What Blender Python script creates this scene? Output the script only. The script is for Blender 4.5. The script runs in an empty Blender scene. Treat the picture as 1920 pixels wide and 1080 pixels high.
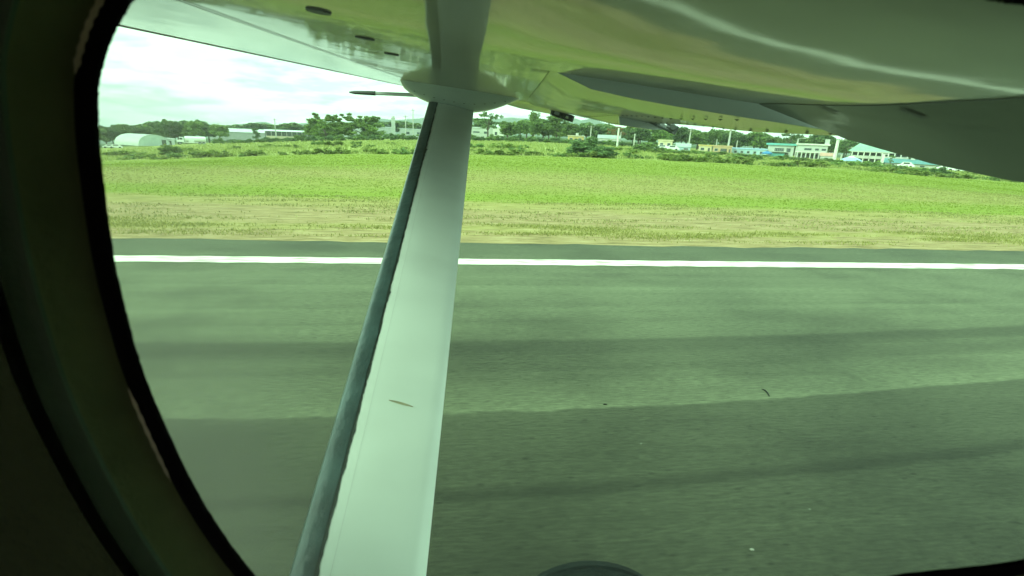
import bpy, math, random
import numpy as np
from mathutils import Vector, Matrix

random.seed(7)
RNG = np.random.default_rng(11)
SC = bpy.context.scene
COL = SC.collection

# ------------------------------------------------------------------ camera
CAM_H = 2.3                       # eye height above the runway, metres
SLOPE, B0 = 0.042, 284 / 960.0    # roll and pitch of the hand-held camera
zc = np.array([SLOPE, 1.0, -B0]); zc /= np.linalg.norm(zc)
yc = np.array([0, 0, 1.0]); yc = yc - zc * yc.dot(zc); yc /= np.linalg.norm(yc)
xc = np.cross(yc, zc)
if xc[0] < 0: xc = -xc
RM = np.array([xc, yc, zc])       # camera (right, up, forward) -> world

def view_dir(px, py):
    v = RM @ np.array([(px - 960) / 960.0, (540 - py) / 960.0, 1.0])
    return v / v[1]

cam_data = bpy.data.cameras.new('camera')
cam_data.lens = 18.0; cam_data.sensor_width = 36.0
cam_data.clip_start = 0.01; cam_data.clip_end = 20000
cam_data.dof.use_dof = True; cam_data.dof.focus_distance = 40.0; cam_data.dof.aperture_fstop = 16
cam = bpy.data.objects.new('camera', cam_data); COL.objects.link(cam)
mw = Matrix(((RM[0][0], RM[0][1], -RM[0][2], 0), (RM[1][0], RM[1][1], -RM[1][2], 0),
             (RM[2][0], RM[2][1], -RM[2][2], CAM_H), (0, 0, 0, 1)))
cam.matrix_world = mw
SC.camera = cam

# ------------------------------------------------------------------ sky, sun, exposure
SUN_TO = Vector((-0.78, -0.36, 0.50)).normalized()
sun_elev = math.asin(SUN_TO.z); sun_az = math.atan2(SUN_TO.x, SUN_TO.y)
world = bpy.data.worlds.new('World'); SC.world = world; world.use_nodes = True
wn, wl = world.node_tree.nodes, world.node_tree.links
wn.clear()
wo = wn.new('ShaderNodeOutputWorld'); bg = wn.new('ShaderNodeBackground')
sky = wn.new('ShaderNodeTexSky'); sky.sky_type = 'NISHITA'; sky.sun_disc = False
sky.sun_elevation = sun_elev; sky.sun_rotation = sun_az
sky.air_density = 1.0; sky.dust_density = 2.0; sky.ozone_density = 1.0
geo = wn.new('ShaderNodeTexCoord')
sep = wn.new('ShaderNodeSeparateXYZ'); wl.new(geo.outputs['Generated'], sep.inputs[0])
zz = wn.new('ShaderNodeMath'); zz.operation = 'MAXIMUM'; wl.new(sep.outputs['Z'], zz.inputs[0]); zz.inputs[1].default_value = 0.0
za = wn.new('ShaderNodeMath'); za.operation = 'ADD'; wl.new(zz.outputs[0], za.inputs[0]); za.inputs[1].default_value = 0.16
dx = wn.new('ShaderNodeMath'); dx.operation = 'DIVIDE'; wl.new(sep.outputs['X'], dx.inputs[0]); wl.new(za.outputs[0], dx.inputs[1])
dy = wn.new('ShaderNodeMath'); dy.operation = 'DIVIDE'; wl.new(sep.outputs['Y'], dy.inputs[0]); wl.new(za.outputs[0], dy.inputs[1])
cb = wn.new('ShaderNodeCombineXYZ'); wl.new(dx.outputs[0], cb.inputs[0]); wl.new(dy.outputs[0], cb.inputs[1]); cb.inputs[2].default_value = 3.7
n1 = wn.new('ShaderNodeTexNoise'); wl.new(cb.outputs[0], n1.inputs['Vector'])
n1.inputs['Scale'].default_value = 1.05; n1.inputs['Detail'].default_value = 8; n1.inputs['Roughness'].default_value = 0.56
r1 = wn.new('ShaderNodeValToRGB'); wl.new(n1.outputs['Fac'], r1.inputs[0])
r1.color_ramp.elements[0].color = (0.74, 0.74, 0.74, 1); r1.color_ramp.elements[0].position = 0.36; r1.color_ramp.elements[1].position = 0.49
n2 = wn.new('ShaderNodeTexNoise'); wl.new(cb.outputs[0], n2.inputs['Vector'])
n2.inputs['Scale'].default_value = 2.3; n2.inputs['Detail'].default_value = 7; n2.inputs['Roughness'].default_value = 0.55
r2 = wn.new('ShaderNodeValToRGB'); wl.new(n2.outputs['Fac'], r2.inputs[0])
r2.color_ramp.elements[0].position = 0.36; r2.color_ramp.elements[0].color = (7.0, 7.4, 7.8, 1)
r2.color_ramp.elements[1].position = 0.56; r2.color_ramp.elements[1].color = (12.4, 12.3, 12.2, 1)
mx = wn.new('ShaderNodeMixRGB'); wl.new(r1.outputs[0], mx.inputs[0]); wl.new(sky.outputs[0], mx.inputs[1]); wl.new(r2.outputs[0], mx.inputs[2])
wl.new(mx.outputs[0], bg.inputs['Color']); bg.inputs['Strength'].default_value = 0.12
wl.new(bg.outputs[0], wo.inputs['Surface'])

sun_data = bpy.data.lights.new('sun', 'SUN'); sun_data.energy = 2.0; sun_data.angle = math.radians(12)
sun_data.color = (1.0, 0.95, 0.86)
sun = bpy.data.objects.new('sun', sun_data); COL.objects.link(sun)
sun.rotation_euler = SUN_TO.to_track_quat('Z', 'Y').to_euler()

vs = SC.view_settings
vs.view_transform = 'Standard'; vs.look = 'None'; vs.exposure = 0.88; vs.gamma = 1.0; vs.use_curve_mapping = False
SC.render.engine = 'CYCLES'
SC.cycles.max_bounces = 6; SC.cycles.transparent_max_bounces = 12
SC.cycles.sample_clamp_indirect = 6.0

# ------------------------------------------------------------------ helpers
class MB:
    """collects shapes and links them as ONE mesh object"""
    def __init__(self): self.v = []; self.f = []; self.m = []
    def add(self, vs, fs, mi=0):
        o = len(self.v); self.v += [tuple(map(float, p)) for p in vs]
        self.f += [tuple(o + i for i in f) for f in fs]; self.m += [mi] * len(fs)
    def box(self, c, s, rz=0.0, mi=0, taper=1.0):
        x, y, z = s[0] / 2, s[1] / 2, s[2] / 2; ca, sa = math.cos(rz), math.sin(rz)
        P = []
        for k in (-1, 1):
            t = 1.0 if k < 0 else taper
            for (a, b) in ((-1, -1), (1, -1), (1, 1), (-1, 1)):
                u, w = a * x * t, b * y * t
                P.append((c[0] + u * ca - w * sa, c[1] + u * sa + w * ca, c[2] + k * z))
        self.add(P, [(3, 2, 1, 0), (4, 5, 6, 7), (0, 1, 5, 4), (1, 2, 6, 5), (2, 3, 7, 6), (3, 0, 4, 7)], mi)
    def tube(self, pts, rad, n=8, mi=0, cap=True, sy=1.0):
        pts = [Vector(p) for p in pts]
        if not hasattr(rad, '__len__'): rad = [rad] * len(pts)
        rings = []
        for i, p in enumerate(pts):
            a = pts[max(i - 1, 0)]; b = pts[min(i + 1, len(pts) - 1)]
            t = (b - a).normalized()
            up = Vector((0, 0, 1)) if abs(t.z) < 0.9 else Vector((1, 0, 0))
            s = t.cross(up).normalized(); w = s.cross(t)
            rings.append([p + (s * math.cos(2 * math.pi * k / n) + w * (math.sin(2 * math.pi * k / n) * sy)) * rad[i] for k in range(n)])
        V = [q for r in rings for q in r]; F = []
        for i in range(len(rings) - 1):
            for k in range(n):
                F.append((i * n + k, i * n + (k + 1) % n, (i + 1) * n + (k + 1) % n, (i + 1) * n + k))
        if cap:
            F.append(tuple(range(n - 1, -1, -1))); F.append(tuple((len(rings) - 1) * n + k for k in range(n)))
        self.add(V, F, mi)
    def loft(self, rings, closed=True, cap=False, mi=0):
        n = len(rings[0]); V = [q for r in rings for q in r]; F = []
        for i in range(len(rings) - 1):
            for k in range(n if closed else n - 1):
                F.append((i * n + k, i * n + (k + 1) % n, (i + 1) * n + (k + 1) % n, (i + 1) * n + k))
        if cap:
            F.append(tuple(range(n - 1, -1, -1))); F.append(tuple((len(rings) - 1) * n + k for k in range(n)))
        self.add(V, F, mi)
    def mesh(self, name, mats, smooth=False):
        me = bpy.data.meshes.new(name); me.from_pydata(self.v, [], self.f)
        for m in (mats if isinstance(mats, (list, tuple)) else [mats]): me.materials.append(m)
        me.polygons.foreach_set('material_index', self.m)
        if smooth: me.polygons.foreach_set('use_smooth', [True] * len(me.polygons))
        me.update(); return me
    def build(self, name, mats, parent=None, smooth=False, loc=None, rz=0.0):
        o = bpy.data.objects.new(name, self.mesh(name, mats, smooth)); COL.objects.link(o)
        if parent: o.parent = parent
        if loc is not None: o.location = loc
        if rz: o.rotation_euler = (0, 0, rz)
        return o

def tag(o, label=None, cat=None, group=None, kind=None):
    if label: o['label'] = label
    if cat: o['category'] = cat
    if group: o['group'] = group
    if kind: o['kind'] = kind
    return o

def empty(name, loc, rz=0.0):
    o = bpy.data.objects.new(name, None); COL.objects.link(o)
    o.empty_display_size = 0.3; o.location = loc; o.rotation_euler = (0, 0, rz); return o

def copy_tree(o, parent=None):
    c = o.copy(); COL.objects.link(c); c.parent = parent
    for ch in list(o.children): copy_tree(ch, c)
    return c

def smooth_by_angle(o, ang=35):
    me = o.data
    me.polygons.foreach_set('use_smooth', [True] * len(me.polygons))
    try: me.set_sharp_from_angle(angle=math.radians(ang))
    except Exception: pass
    return o

# ------------------------------------------------------------------ materials
def nodes_of(name):
    m = bpy.data.materials.new(name); m.use_nodes = True
    nt = m.node_tree; b = nt.nodes['Principled BSDF']
    return m, nt, b

def mat(name, col, rough=0.6, var=0.12, scale=3.0, metal=0.0, spec=0.5, bump=0.0, bscale=None, coat=0.0):
    m, nt, b = nodes_of(name)
    tc = nt.nodes.new('ShaderNodeTexCoord'); n = nt.nodes.new('ShaderNodeTexNoise')
    n.inputs['Scale'].default_value = scale; n.inputs['Detail'].default_value = 5
    nt.links.new(tc.outputs['Object'], n.inputs['Vector'])
    r = nt.nodes.new('ShaderNodeValToRGB'); nt.links.new(n.outputs['Fac'], r.inputs[0])
    r.color_ramp.elements[0].position = 0.3; r.color_ramp.elements[1].position = 0.7
    r.color_ramp.elements[0].color = tuple(c * (1 - var) for c in col) + (1,)
    r.color_ramp.elements[1].color = tuple(min(1, c * (1 + var)) for c in col) + (1,)
    nt.links.new(r.outputs[0], b.inputs['Base Color'])
    b.inputs['Roughness'].default_value = rough; b.inputs['Metallic'].default_value = metal
    b.inputs['Specular IOR Level'].default_value = spec; b.inputs['Coat Weight'].default_value = coat
    b.inputs['Coat Roughness'].default_value = 0.04
    if bump:
        n2 = nt.nodes.new('ShaderNodeTexNoise'); n2.inputs['Scale'].default_value = bscale or scale * 4
        n2.inputs['Detail'].default_value = 4
        nt.links.new(tc.outputs['Object'], n2.inputs['Vector'])
        bp = nt.nodes.new('ShaderNodeBump'); bp.inputs['Strength'].default_value = bump; bp.inputs['Distance'].default_value = 0.02
        nt.links.new(n2.outputs['Fac'], bp.inputs['Height']); nt.links.new(bp.outputs[0], b.inputs['Normal'])
    return m

def leaf_mat(name, dark, light, trans=0.42, yellow=None):
    m, nt, b = nodes_of(name)
    g = nt.nodes.new('ShaderNodeNewGeometry')
    r = nt.nodes.new('ShaderNodeValToRGB'); nt.links.new(g.outputs['Random Per Island'], r.inputs[0])
    r.color_ramp.elements[0].color = tuple(dark) + (1,); r.color_ramp.elements[1].color = tuple(light) + (1,)
    if yellow:
        e = r.color_ramp.elements.new(0.85); e.color = tuple(light) + (1,)
        r.color_ramp.elements[-1].color = tuple(yellow) + (1,)
    oi = nt.nodes.new('ShaderNodeObjectInfo'); hs = nt.nodes.new('ShaderNodeHueSaturation')
    mr = nt.nodes.new('ShaderNodeMapRange'); nt.links.new(oi.outputs['Random'], mr.inputs[0])
    mr.inputs[3].default_value = 0.75; mr.inputs[4].default_value = 1.25
    nt.links.new(mr.outputs[0], hs.inputs['Value']); nt.links.new(r.outputs[0], hs.inputs['Color'])
    nt.links.new(hs.outputs[0], b.inputs['Base Color'])
    b.inputs['Roughness'].default_value = 0.6; b.inputs['Specular IOR Level'].default_value = 0.25
    tr = nt.nodes.new('ShaderNodeBsdfTranslucent'); nt.links.new(hs.outputs[0], tr.inputs[0])
    ms = nt.nodes.new('ShaderNodeMixShader'); ms.inputs[0].default_value = trans
    out = nt.nodes['Material Output']
    nt.links.new(b.outputs[0], ms.inputs[1]); nt.links.new(tr.outputs[0], ms.inputs[2]); nt.links.new(ms.outputs[0], out.inputs[0])
    return m

def paint_mat(name, col, rough=0.12, bump=0.02, dirt=0.25, coat=0.6, spec=0.5):
    """aircraft paint: glossy, slightly wavy skin, faint grime"""
    m, nt, b = nodes_of(name)
    tc = nt.nodes.new('ShaderNodeTexCoord')
    n = nt.nodes.new('ShaderNodeTexNoise'); n.inputs['Scale'].default_value = 3.0; n.inputs['Detail'].default_value = 7
    mp = nt.nodes.new('ShaderNodeMapping'); mp.inputs['Scale'].default_value = (0.6, 1.4, 1.4)
    nt.links.new(tc.outputs['Object'], mp.inputs[0]); nt.links.new(mp.outputs[0], n.inputs['Vector'])
    r = nt.nodes.new('ShaderNodeValToRGB'); nt.links.new(n.outputs['Fac'], r.inputs[0])
    r.color_ramp.elements[0].position = 0.35; r.color_ramp.elements[1].position = 0.65
    r.color_ramp.elements[0].color = tuple(c * (1 - dirt) for c in col) + (1,)
    r.color_ramp.elements[1].color = tuple(col) + (1,)
    nt.links.new(r.outputs[0], b.inputs['Base Color'])
    b.inputs['Roughness'].default_value = rough; b.inputs['Specular IOR Level'].default_value = spec
    b.inputs['Coat Weight'].default_value = coat; b.inputs['Coat Roughness'].default_value = 0.05
    n2 = nt.nodes.new('ShaderNodeTexNoise'); n2.inputs['Scale'].default_value = 2.2; n2.inputs['Detail'].default_value = 3
    nt.links.new(tc.outputs['Object'], n2.inputs['Vector'])
    bp = nt.nodes.new('ShaderNodeBump'); bp.inputs['Strength'].default_value = bump; bp.inputs['Distance'].default_value = 0.3
    nt.links.new(n2.outputs['Fac'], bp.inputs['Height'])
    nt.links.new(bp.outputs[0], b.inputs['Normal']); nt.links.new(bp.outputs[0], b.inputs['Coat Normal'])
    return m

M = {}
M['wing'] = paint_mat('wing_paint_darkened', (0.155, 0.150, 0.085), 0.35, 0.007, 0.14, 0.56, 0.1)  # shade of the underside is put into this dark base colour
M['fold'] = paint_mat('root_fairing_darkened', (0.075, 0.085, 0.060), 0.42, 0.010, 0.15, 0.12, 0.25)  # the panel's dark reflection is put into this darker base colour
M['le_skin'] = paint_mat('leading_edge_paled', (0.50, 0.53, 0.51), 0.30, 0.02, 0.25, 0.25, 0.3)  # pale sky reflection along the nose is put into this colour
M['flap'] = paint_mat('flap_paint', (0.21, 0.20, 0.14), 0.38, 0.010, 0.16, 0.45, 0.1)
M['fairing'] = paint_mat('fairing_paint', (0.50, 0.52, 0.51), 0.25, 0.02, 0.15, 0.4)
M['fairing_wing'] = paint_mat('strut_fairing_paint', (0.50, 0.54, 0.51), 0.35, 0.01, 0.1, 0.35)
M['strut'] = paint_mat('strut_paint', (0.82, 0.84, 0.83), 0.28, 0.01, 0.10, 0.3)
M['fuselage'] = paint_mat('fuselage_paint', (0.72, 0.73, 0.72), 0.2, 0.02, 0.1, 0.5)
M['boot'] = mat('boot_rubber', (0.050, 0.078, 0.084), 0.30, 0.35, 9, bump=0.15, bscale=40)
M['boot_edge'] = mat('boot_edge_sealant', (0.035, 0.045, 0.04), 0.5, 0.4, 25)
M['bare'] = mat('bare_metal', (0.22, 0.23, 0.22), 0.35, 0.15, 10, metal=0.6)
M['bead'] = mat('bead_rubber', (0.14, 0.15, 0.145), 0.7, 0.2, 10, spec=0.2)
M['cover'] = mat('cover_plate', (0.10, 0.11, 0.10), 0.7, 0.3, 30, spec=0.2)
M['dark_metal'] = mat('dark_metal', (0.06, 0.065, 0.06), 0.5, 0.3, 20)
M['line_dark'] = mat('seam_sealant', (0.10, 0.11, 0.10), 0.6, 0.3, 20)
M['tyre'] = mat('tyre_rubber', (0.010, 0.014, 0.014), 0.75, 0.3, 12, spec=0.1, bump=0.3, bscale=60)
M['seal'] = mat('window_seal_rubber', (0.0035, 0.004, 0.004), 0.75, 0.4, 60, spec=0.15)
M['reveal'] = mat('window_reveal_plastic', (0.16, 0.205, 0.08), 0.6, 0.2, 30, spec=0.3, bump=0.1, bscale=300)
M['trim'] = mat('window_trim_plastic', (0.090, 0.165, 0.085), 0.45, 0.15, 20, spec=0.35, bump=0.1, bscale=300)
M['cabin'] = mat('cabin_lining', (0.105, 0.150, 0.058), 0.8, 0.2, 8, bump=0.2, bscale=200)
M['scuff'] = mat('scuff', (0.36, 0.32, 0.22), 0.7, 0.4, 60)
M['pale_seal'] = mat('pale_seal_tone', (0.66, 0.68, 0.44), 0.6, 0.35, 60)

# ------------------------------------------------------------------ terrain
RW = math.atan(0.139)             # the runway runs away to the right of the view
CR, SR = math.cos(RW), math.sin(RW)
def smst(a, b, t):
    t = np.clip((t - a) / (b - a), 0, 1); return t * t * (3 - 2 * t)
def T(X, Y):
    """height of the airfield: level by the runway, a low swell that falls away to both sides further out"""
    X = np.asarray(X, float); Y = np.asarray(Y, float)
    Yp = np.clip(Y, 1.0, 2600.0); u0 = np.clip(X / np.maximum(Y, 1.0), -0.95, 1.1); u = u0 - 0.1
    c = np.where(u < 0, 0.054, 0.025)
    z = -c * u * u * Yp + 0.0045 * Yp * np.exp(-((u0 + 0.02) / 0.35) ** 2) * smst(40, 150, Yp)
    z = z * smst(11, 60, Y)
    rough = 0.10 * np.sin(X * 0.21 + Y * 0.05) * np.sin(Y * 0.16 + 1.3) + 0.16 * np.sin(X * 0.047 + 2) * np.sin(Y * 0.07)
    return z + rough * smst(14, 60, Y) * 0.8

def ground_at(px, Y):
    """point of the terrain at forward distance Y in the direction of a column of the photograph"""
    X = view_dir(px, 275)[0] * Y
    for _ in range(5):
        z = float(T(X, Y)) - CAM_H
        c = RM.T @ np.array([X, Y, z]); X += (px - (960 + 960 * c[0] / c[2])) / 960 * Y
    return Vector((X, Y, float(T(X, Y))))
def mpp(Y): return Y * 0.000995    # metres per photograph pixel at distance Y

# ground sheet
def ground_material():
    m, nt, b = nodes_of('airfield_ground')
    N, L = nt.nodes, nt.links
    tc = N.new('ShaderNodeTexCoord'); mp = N.new('ShaderNodeMapping'); mp.inputs['Rotation'].default_value = (0, 0, -RW)
    L.new(tc.outputs['Object'], mp.inputs[0])
    s = N.new('ShaderNodeSeparateXYZ'); L.new(mp.outputs[0], s.inputs[0])
    def noise(sx, sy, det=6, rough=0.6, sc=1.0):
        q = N.new('ShaderNodeMapping'); q.inputs['Scale'].default_value = (sx, sy, 1); L.new(mp.outputs[0], q.inputs[0])
        n = N.new('ShaderNodeTexNoise'); n.inputs['Scale'].default_value = sc; n.inputs['Detail'].default_value = det
        n.inputs['Roughness'].default_value = rough; L.new(q.outputs[0], n.inputs['Vector']); return n.outputs['Fac']
    def math_(op, a, bb):
        q = N.new('ShaderNodeMath'); q.operation = op
        for i, w in enumerate((a, bb)):
            if isinstance(w, (int, float)): q.inputs[i].default_value = w
            else: L.new(w, q.inputs[i])
        return q.outputs[0]
    def ramp(fac, stops):
        r = N.new('ShaderNodeValToRGB'); L.new(fac, r.inputs[0]); e = r.color_ramp.elements
        while len(e) < len(stops): e.new(0.5)
        for i, (p, c) in enumerate(stops): e[i].position = p; e[i].color = (c if len(c) == 4 else tuple(c) + (1,))
        return r.outputs[0]
    def mix(f, a, bb):
        q = N.new('ShaderNodeMixRGB')
        if isinstance(f, (int, float)): q.inputs[0].default_value = f
        else: L.new(f, q.inputs[0])
        for i, w in ((1, a), (2, bb)):
            if isinstance(w, tuple): q.inputs[i].default_value = w + (1,)
            else: L.new(w, q.inputs[i])
        return q.outputs[0]
    big = noise(0.06, 0.22, 5); mid = noise(0.35, 0.9, 6); fine = noise(1.1, 5.5, 6, 0.7); tiny = noise(9, 14, 3)
    soil = ramp(fine, [(0.3, (0.15, 0.11, 0.05)), (0.5, (0.33, 0.24, 0.12)), (0.72, (0.47, 0.37, 0.21))])
    dry = ramp(fine, [(0.3, (0.18, 0.155, 0.05)), (0.5, (0.32, 0.265, 0.10)), (0.72, (0.45, 0.375, 0.18))])
    green = ramp(fine, [(0.3, (0.165, 0.20, 0.03)), (0.5, (0.225, 0.26, 0.045)), (0.72, (0.285, 0.315, 0.07))])
    straw = ramp(mid, [(0.3, (0.17, 0.22, 0.05)), (0.5, (0.30, 0.33, 0.10)), (0.7, (0.44, 0.43, 0.18))])
    # distance from the camera across the runway, with a ragged edge
    q = math_('ADD', s.outputs['Y'], math_('MULTIPLY', math_('SUBTRACT', mid, 0.5), 3.2))
    q = math_('ADD', q, math_('MULTIPLY', math_('SUBTRACT', fine, 0.5), 2.4))
    def gate(lo, hi): 
        r = N.new('ShaderNodeMapRange'); r.interpolation_type = 'SMOOTHSTEP'; L.new(q, r.inputs[0])
        r.inputs[1].default_value = lo; r.inputs[2].default_value = hi; return r.outputs[0]
    c = mix(gate(12.0, 13.0), soil, dry)
    c = mix(math_('MULTIPLY', gate(13.0, 14.0), math_('SUBTRACT', 1.0, gate(15.5, 17.5))), c, soil)
    c = mix(gate(18.0, 19.4), c, green)
    dryfac = math_('MULTIPLY', gate(20, 25), math_('SUBTRACT', 1.0, gate(30, 40)))
    dryfac = math_('MULTIPLY', dryfac, ramp(big, [(0.3, (0.35,) * 3), (0.6, (1, 1, 1))]))
    c = mix(dryfac, c, mix(0.18, dry, green))
    far = N.new('ShaderNodeMapRange'); far.interpolation_type = 'SMOOTHSTEP'; L.new(s.outputs['Y'], far.inputs[0])
    far.inputs[1].default_value = 66; far.inputs[2].default_value = 74
    c = mix(far.outputs[0], c, straw)
    far2 = N.new('ShaderNodeMapRange'); L.new(s.outputs['Y'], far2.inputs[0]); far2.inputs[1].default_value = 230; far2.inputs[2].default_value = 330
    c = mix(far2.outputs[0], c, (0.06, 0.10, 0.035))
    L.new(c, b.inputs['Base Color']); b.inputs['Roughness'].default_value = 0.95; b.inputs['Specular IOR Level'].default_value = 0.1
    bp = N.new('ShaderNodeBump'); bp.inputs['Strength'].default_value = 0.6; bp.inputs['Distance'].default_value = 0.08
    L.new(math_('ADD', fine, math_('MULTIPLY', tiny, 0.5)), bp.inputs['Height']); L.new(bp.outputs[0], b.inputs['Normal'])
    return m
ys = np.concatenate([[-4000, -800, -200, -60, -20, -5, 0, 4, 8], np.arange(11, 30, 1.0), np.arange(30, 90, 2.5), np.arange(90, 300, 8), np.geomspace(300, 4500, 22)])
us = np.concatenate([np.linspace(-1.6, -1.1, 8), np.linspace(-1.05, 1.05, 90), np.linspace(1.1, 1.6, 8)])
gv, gf = [], []
for j, y in enumerate(ys):
    w = max(abs(y), 40.0)
    X = us * w * 1.0; Z = T(X, np.full_like(X, y))
    gv += [(float(a), float(y), float(z)) for a, z in zip(X, Z)]
n = len(us)
for j in range(len(ys) - 1):
    for i in range(n - 1): gf.append((j * n + i, j * n + i + 1, (j + 1) * n + i + 1, (j + 1) * n + i))
g = MB(); g.add(gv, gf)
ground = g.build('ground', ground_material(), smooth=True); tag(ground, kind='structure')

# runway: a sheet with streaks of rubber, tar joints and wear, darker towards the camera
def runway_material():
    m, nt, b = nodes_of('runway_asphalt')
    N, L = nt.nodes, nt.links
    tc = N.new('ShaderNodeTexCoord'); s = N.new('ShaderNodeSeparateXYZ'); L.new(tc.outputs['Object'], s.inputs[0])
    def math_(op, a, bb=0.0):
        q = N.new('ShaderNodeMath'); q.operation = op
        for i, w in enumerate((a, bb)):
            if isinstance(w, (int, float)): q.inputs[i].default_value = w
            else: L.new(w, q.inputs[i])
        return q.outputs[0]
    def noise(sx, sy, det=6, rough=0.6, off=0.0):
        q = N.new('ShaderNodeMapping'); q.inputs['Scale'].default_value = (sx, sy, 1); q.inputs['Location'].default_value = (off, off, 0)
        L.new(tc.outputs['Object'], q.inputs[0])
        n = N.new('ShaderNodeTexNoise'); n.inputs['Scale'].default_value = 1; n.inputs['Detail'].default_value = det
        n.inputs['Roughness'].default_value = rough; L.new(q.outputs[0], n.inputs['Vector']); return n.outputs['Fac']
    def ramp(fac, stops):
        r = N.new('ShaderNodeValToRGB'); L.new(fac, r.inputs[0]); e = r.color_ramp.elements
        while len(e) < len(stops): e.new(0.5)
        for i, (p, c) in enumerate(stops): e[i].position = p; e[i].color = (c if isinstance(c, tuple) else (c, c, c)) + (1,)
        return r.outputs[0]
    def mul(a, bb, f=1.0):
        q = N.new('ShaderNodeMixRGB'); q.blend_type = 'MULTIPLY'; q.inputs[0].default_value = f; L.new(a, q.inputs[1]); L.new(bb, q.inputs[2]); return q.outputs[0]
    wob = noise(0.35, 0.5, 4, 0.6, 3.0); wob2 = noise(2.5, 5.0, 4, 0.7, 9.0)
    x2 = math_('MULTIPLY', math_('MULTIPLY', s.outputs['X'], s.outputs['X']), 0.010)
    near = N.new('ShaderNodeMapRange'); L.new(s.outputs['Y'], near.inputs[0]); near.inputs[1].default_value = 7.5; near.inputs[2].default_value = 4.5
    q = math_('SUBTRACT', s.outputs['Y'], math_('MULTIPLY', x2, near.outputs[0]))
    q = math_('ADD', q, math_('MULTIPLY', math_('SUBTRACT', wob, 0.5), 0.18))
    q = math_('ADD', q, math_('MULTIPLY', math_('SUBTRACT', wob2, 0.5), 0.10))
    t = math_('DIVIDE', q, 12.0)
    def P(y): return y / 12.0
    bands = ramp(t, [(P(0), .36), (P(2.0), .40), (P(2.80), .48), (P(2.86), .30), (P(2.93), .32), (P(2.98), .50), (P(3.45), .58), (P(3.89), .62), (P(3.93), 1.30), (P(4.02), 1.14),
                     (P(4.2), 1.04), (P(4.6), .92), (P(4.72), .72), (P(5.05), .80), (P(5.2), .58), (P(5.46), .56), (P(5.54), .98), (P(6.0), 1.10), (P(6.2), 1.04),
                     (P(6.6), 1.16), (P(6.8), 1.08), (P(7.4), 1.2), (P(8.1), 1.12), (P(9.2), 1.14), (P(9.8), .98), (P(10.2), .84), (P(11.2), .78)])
    streak = ramp(noise(0.05, 3.2, 5, 0.7), [(0.28, .74), (0.42, .95), (0.55, 1.02), (0.72, 1.22)])
    patch = ramp(noise(0.45, 0.7, 5, 0.6, 20), [(0.34, .70), (0.52, 1.0), (0.7, 1.10)])
    grain = ramp(noise(9, 44, 5, 0.78), [(0.3, .58), (0.5, 1.0), (0.68, 1.40)])
    vo = N.new('ShaderNodeTexVoronoi'); vo.inputs['Scale'].default_value = 7; L.new(tc.outputs['Object'], vo.inputs['Vector'])
    speck = ramp(vo.outputs['Distance'], [(0.02, 1.8), (0.055, 1.0)])
    pit = N.new('ShaderNodeTexVoronoi'); pit.inputs['Scale'].default_value = 11; 
    mpp_ = N.new('ShaderNodeMapping'); mpp_.inputs['Scale'].default_value = (0.45, 1, 1); L.new(tc.outputs['Object'], mpp_.inputs[0]); L.new(mpp_.outputs[0], pit.inputs['Vector'])
    pits = ramp(pit.outputs['Distance'], [(0.06, .40), (0.16, 1.0)])
    base = N.new('ShaderNodeRGB'); base.outputs[0].default_value = (0.098, 0.105, 0.064, 1)
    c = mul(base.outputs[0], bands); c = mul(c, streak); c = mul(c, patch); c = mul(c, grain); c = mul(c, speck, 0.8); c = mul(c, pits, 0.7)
    L.new(c, b.inputs['Base Color']); b.inputs['Roughness'].default_value = 0.85; b.inputs['Specular IOR Level'].default_value = 0.3
    bp = N.new('ShaderNodeBump'); bp.inputs['Strength'].default_value = 0.7; bp.inputs['Distance'].default_value = 0.006
    L.new(noise(45, 45, 4, 0.7, 5), bp.inputs['Height']); L.new(bp.outputs[0], b.inputs['Normal'])
    return m
EDGE = 9.38                       # white edge line, metres across the runway from the camera (centre)
r = MB()
xs = np.linspace(-90, 90, 361); vv = []
for x in xs:
    e = 11.12 + 0.04 * math.sin(x * 0.8) + 0.04 * math.sin(x * 2.3 + 1) + 0.04 * math.sin(x * 7.1) + RNG.normal() * .03
    vv.append((x, -25, 0.012)); vv.append((x, 0.0, 0.012)); vv.append((x, e, 0.012))
ff = []
for i in range(len(xs) - 1):
    for k in range(2): ff.append((3 * i + k, 3 * i + 3 + k, 3 * i + 4 + k, 3 * i + 1 + k))
r.add(vv, ff)
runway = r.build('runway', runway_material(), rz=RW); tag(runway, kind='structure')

def line_paint():
    m, nt, b = nodes_of('runway_line_paint')
    N, L = nt.nodes, nt.links
    tc = N.new('ShaderNodeTexCoord'); mp = N.new('ShaderNodeMapping'); mp.inputs['Scale'].default_value = (1.2, 9, 1); L.new(tc.outputs['Object'], mp.inputs[0])
    n = N.new('ShaderNodeTexNoise'); n.inputs['Detail'].default_value = 8; n.inputs['Scale'].default_value = 1.5; L.new(mp.outputs[0], n.inputs['Vector'])
    r = N.new('ShaderNodeValToRGB'); L.new(n.outputs['Fac'], r.inputs[0])
    r.color_ramp.elements[0].position = 0.36; r.color_ramp.elements[0].color = (0.36, 0.34, 0.26, 1)
    r.color_ramp.elements[1].position = 0.50; r.color_ramp.elements[1].color = (0.80, 0.77, 0.66, 1)
    L.new(r.outputs[0], b.inputs['Base Color']); b.inputs['Roughness'].default_value = 0.6
    return m
r = MB(); vv = []; ff = []
for i, x in enumerate(np.linspace(-90, 90, 721)):
    j = 0.012 * math.sin(x * 7.1) + 0.008 * math.sin(x * 17.3)
    vv += [(x, EDGE - 0.225 + j, 0.018), (x, EDGE + 0.225 + 0.7 * j, 0.018)]
    if i: ff.append((2 * i - 2, 2 * i, 2 * i + 1, 2 * i - 1))
r.add(vv, ff)
edge_line = r.build('runway_edge_line', line_paint(), rz=RW); tag(edge_line, kind='structure')

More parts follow.
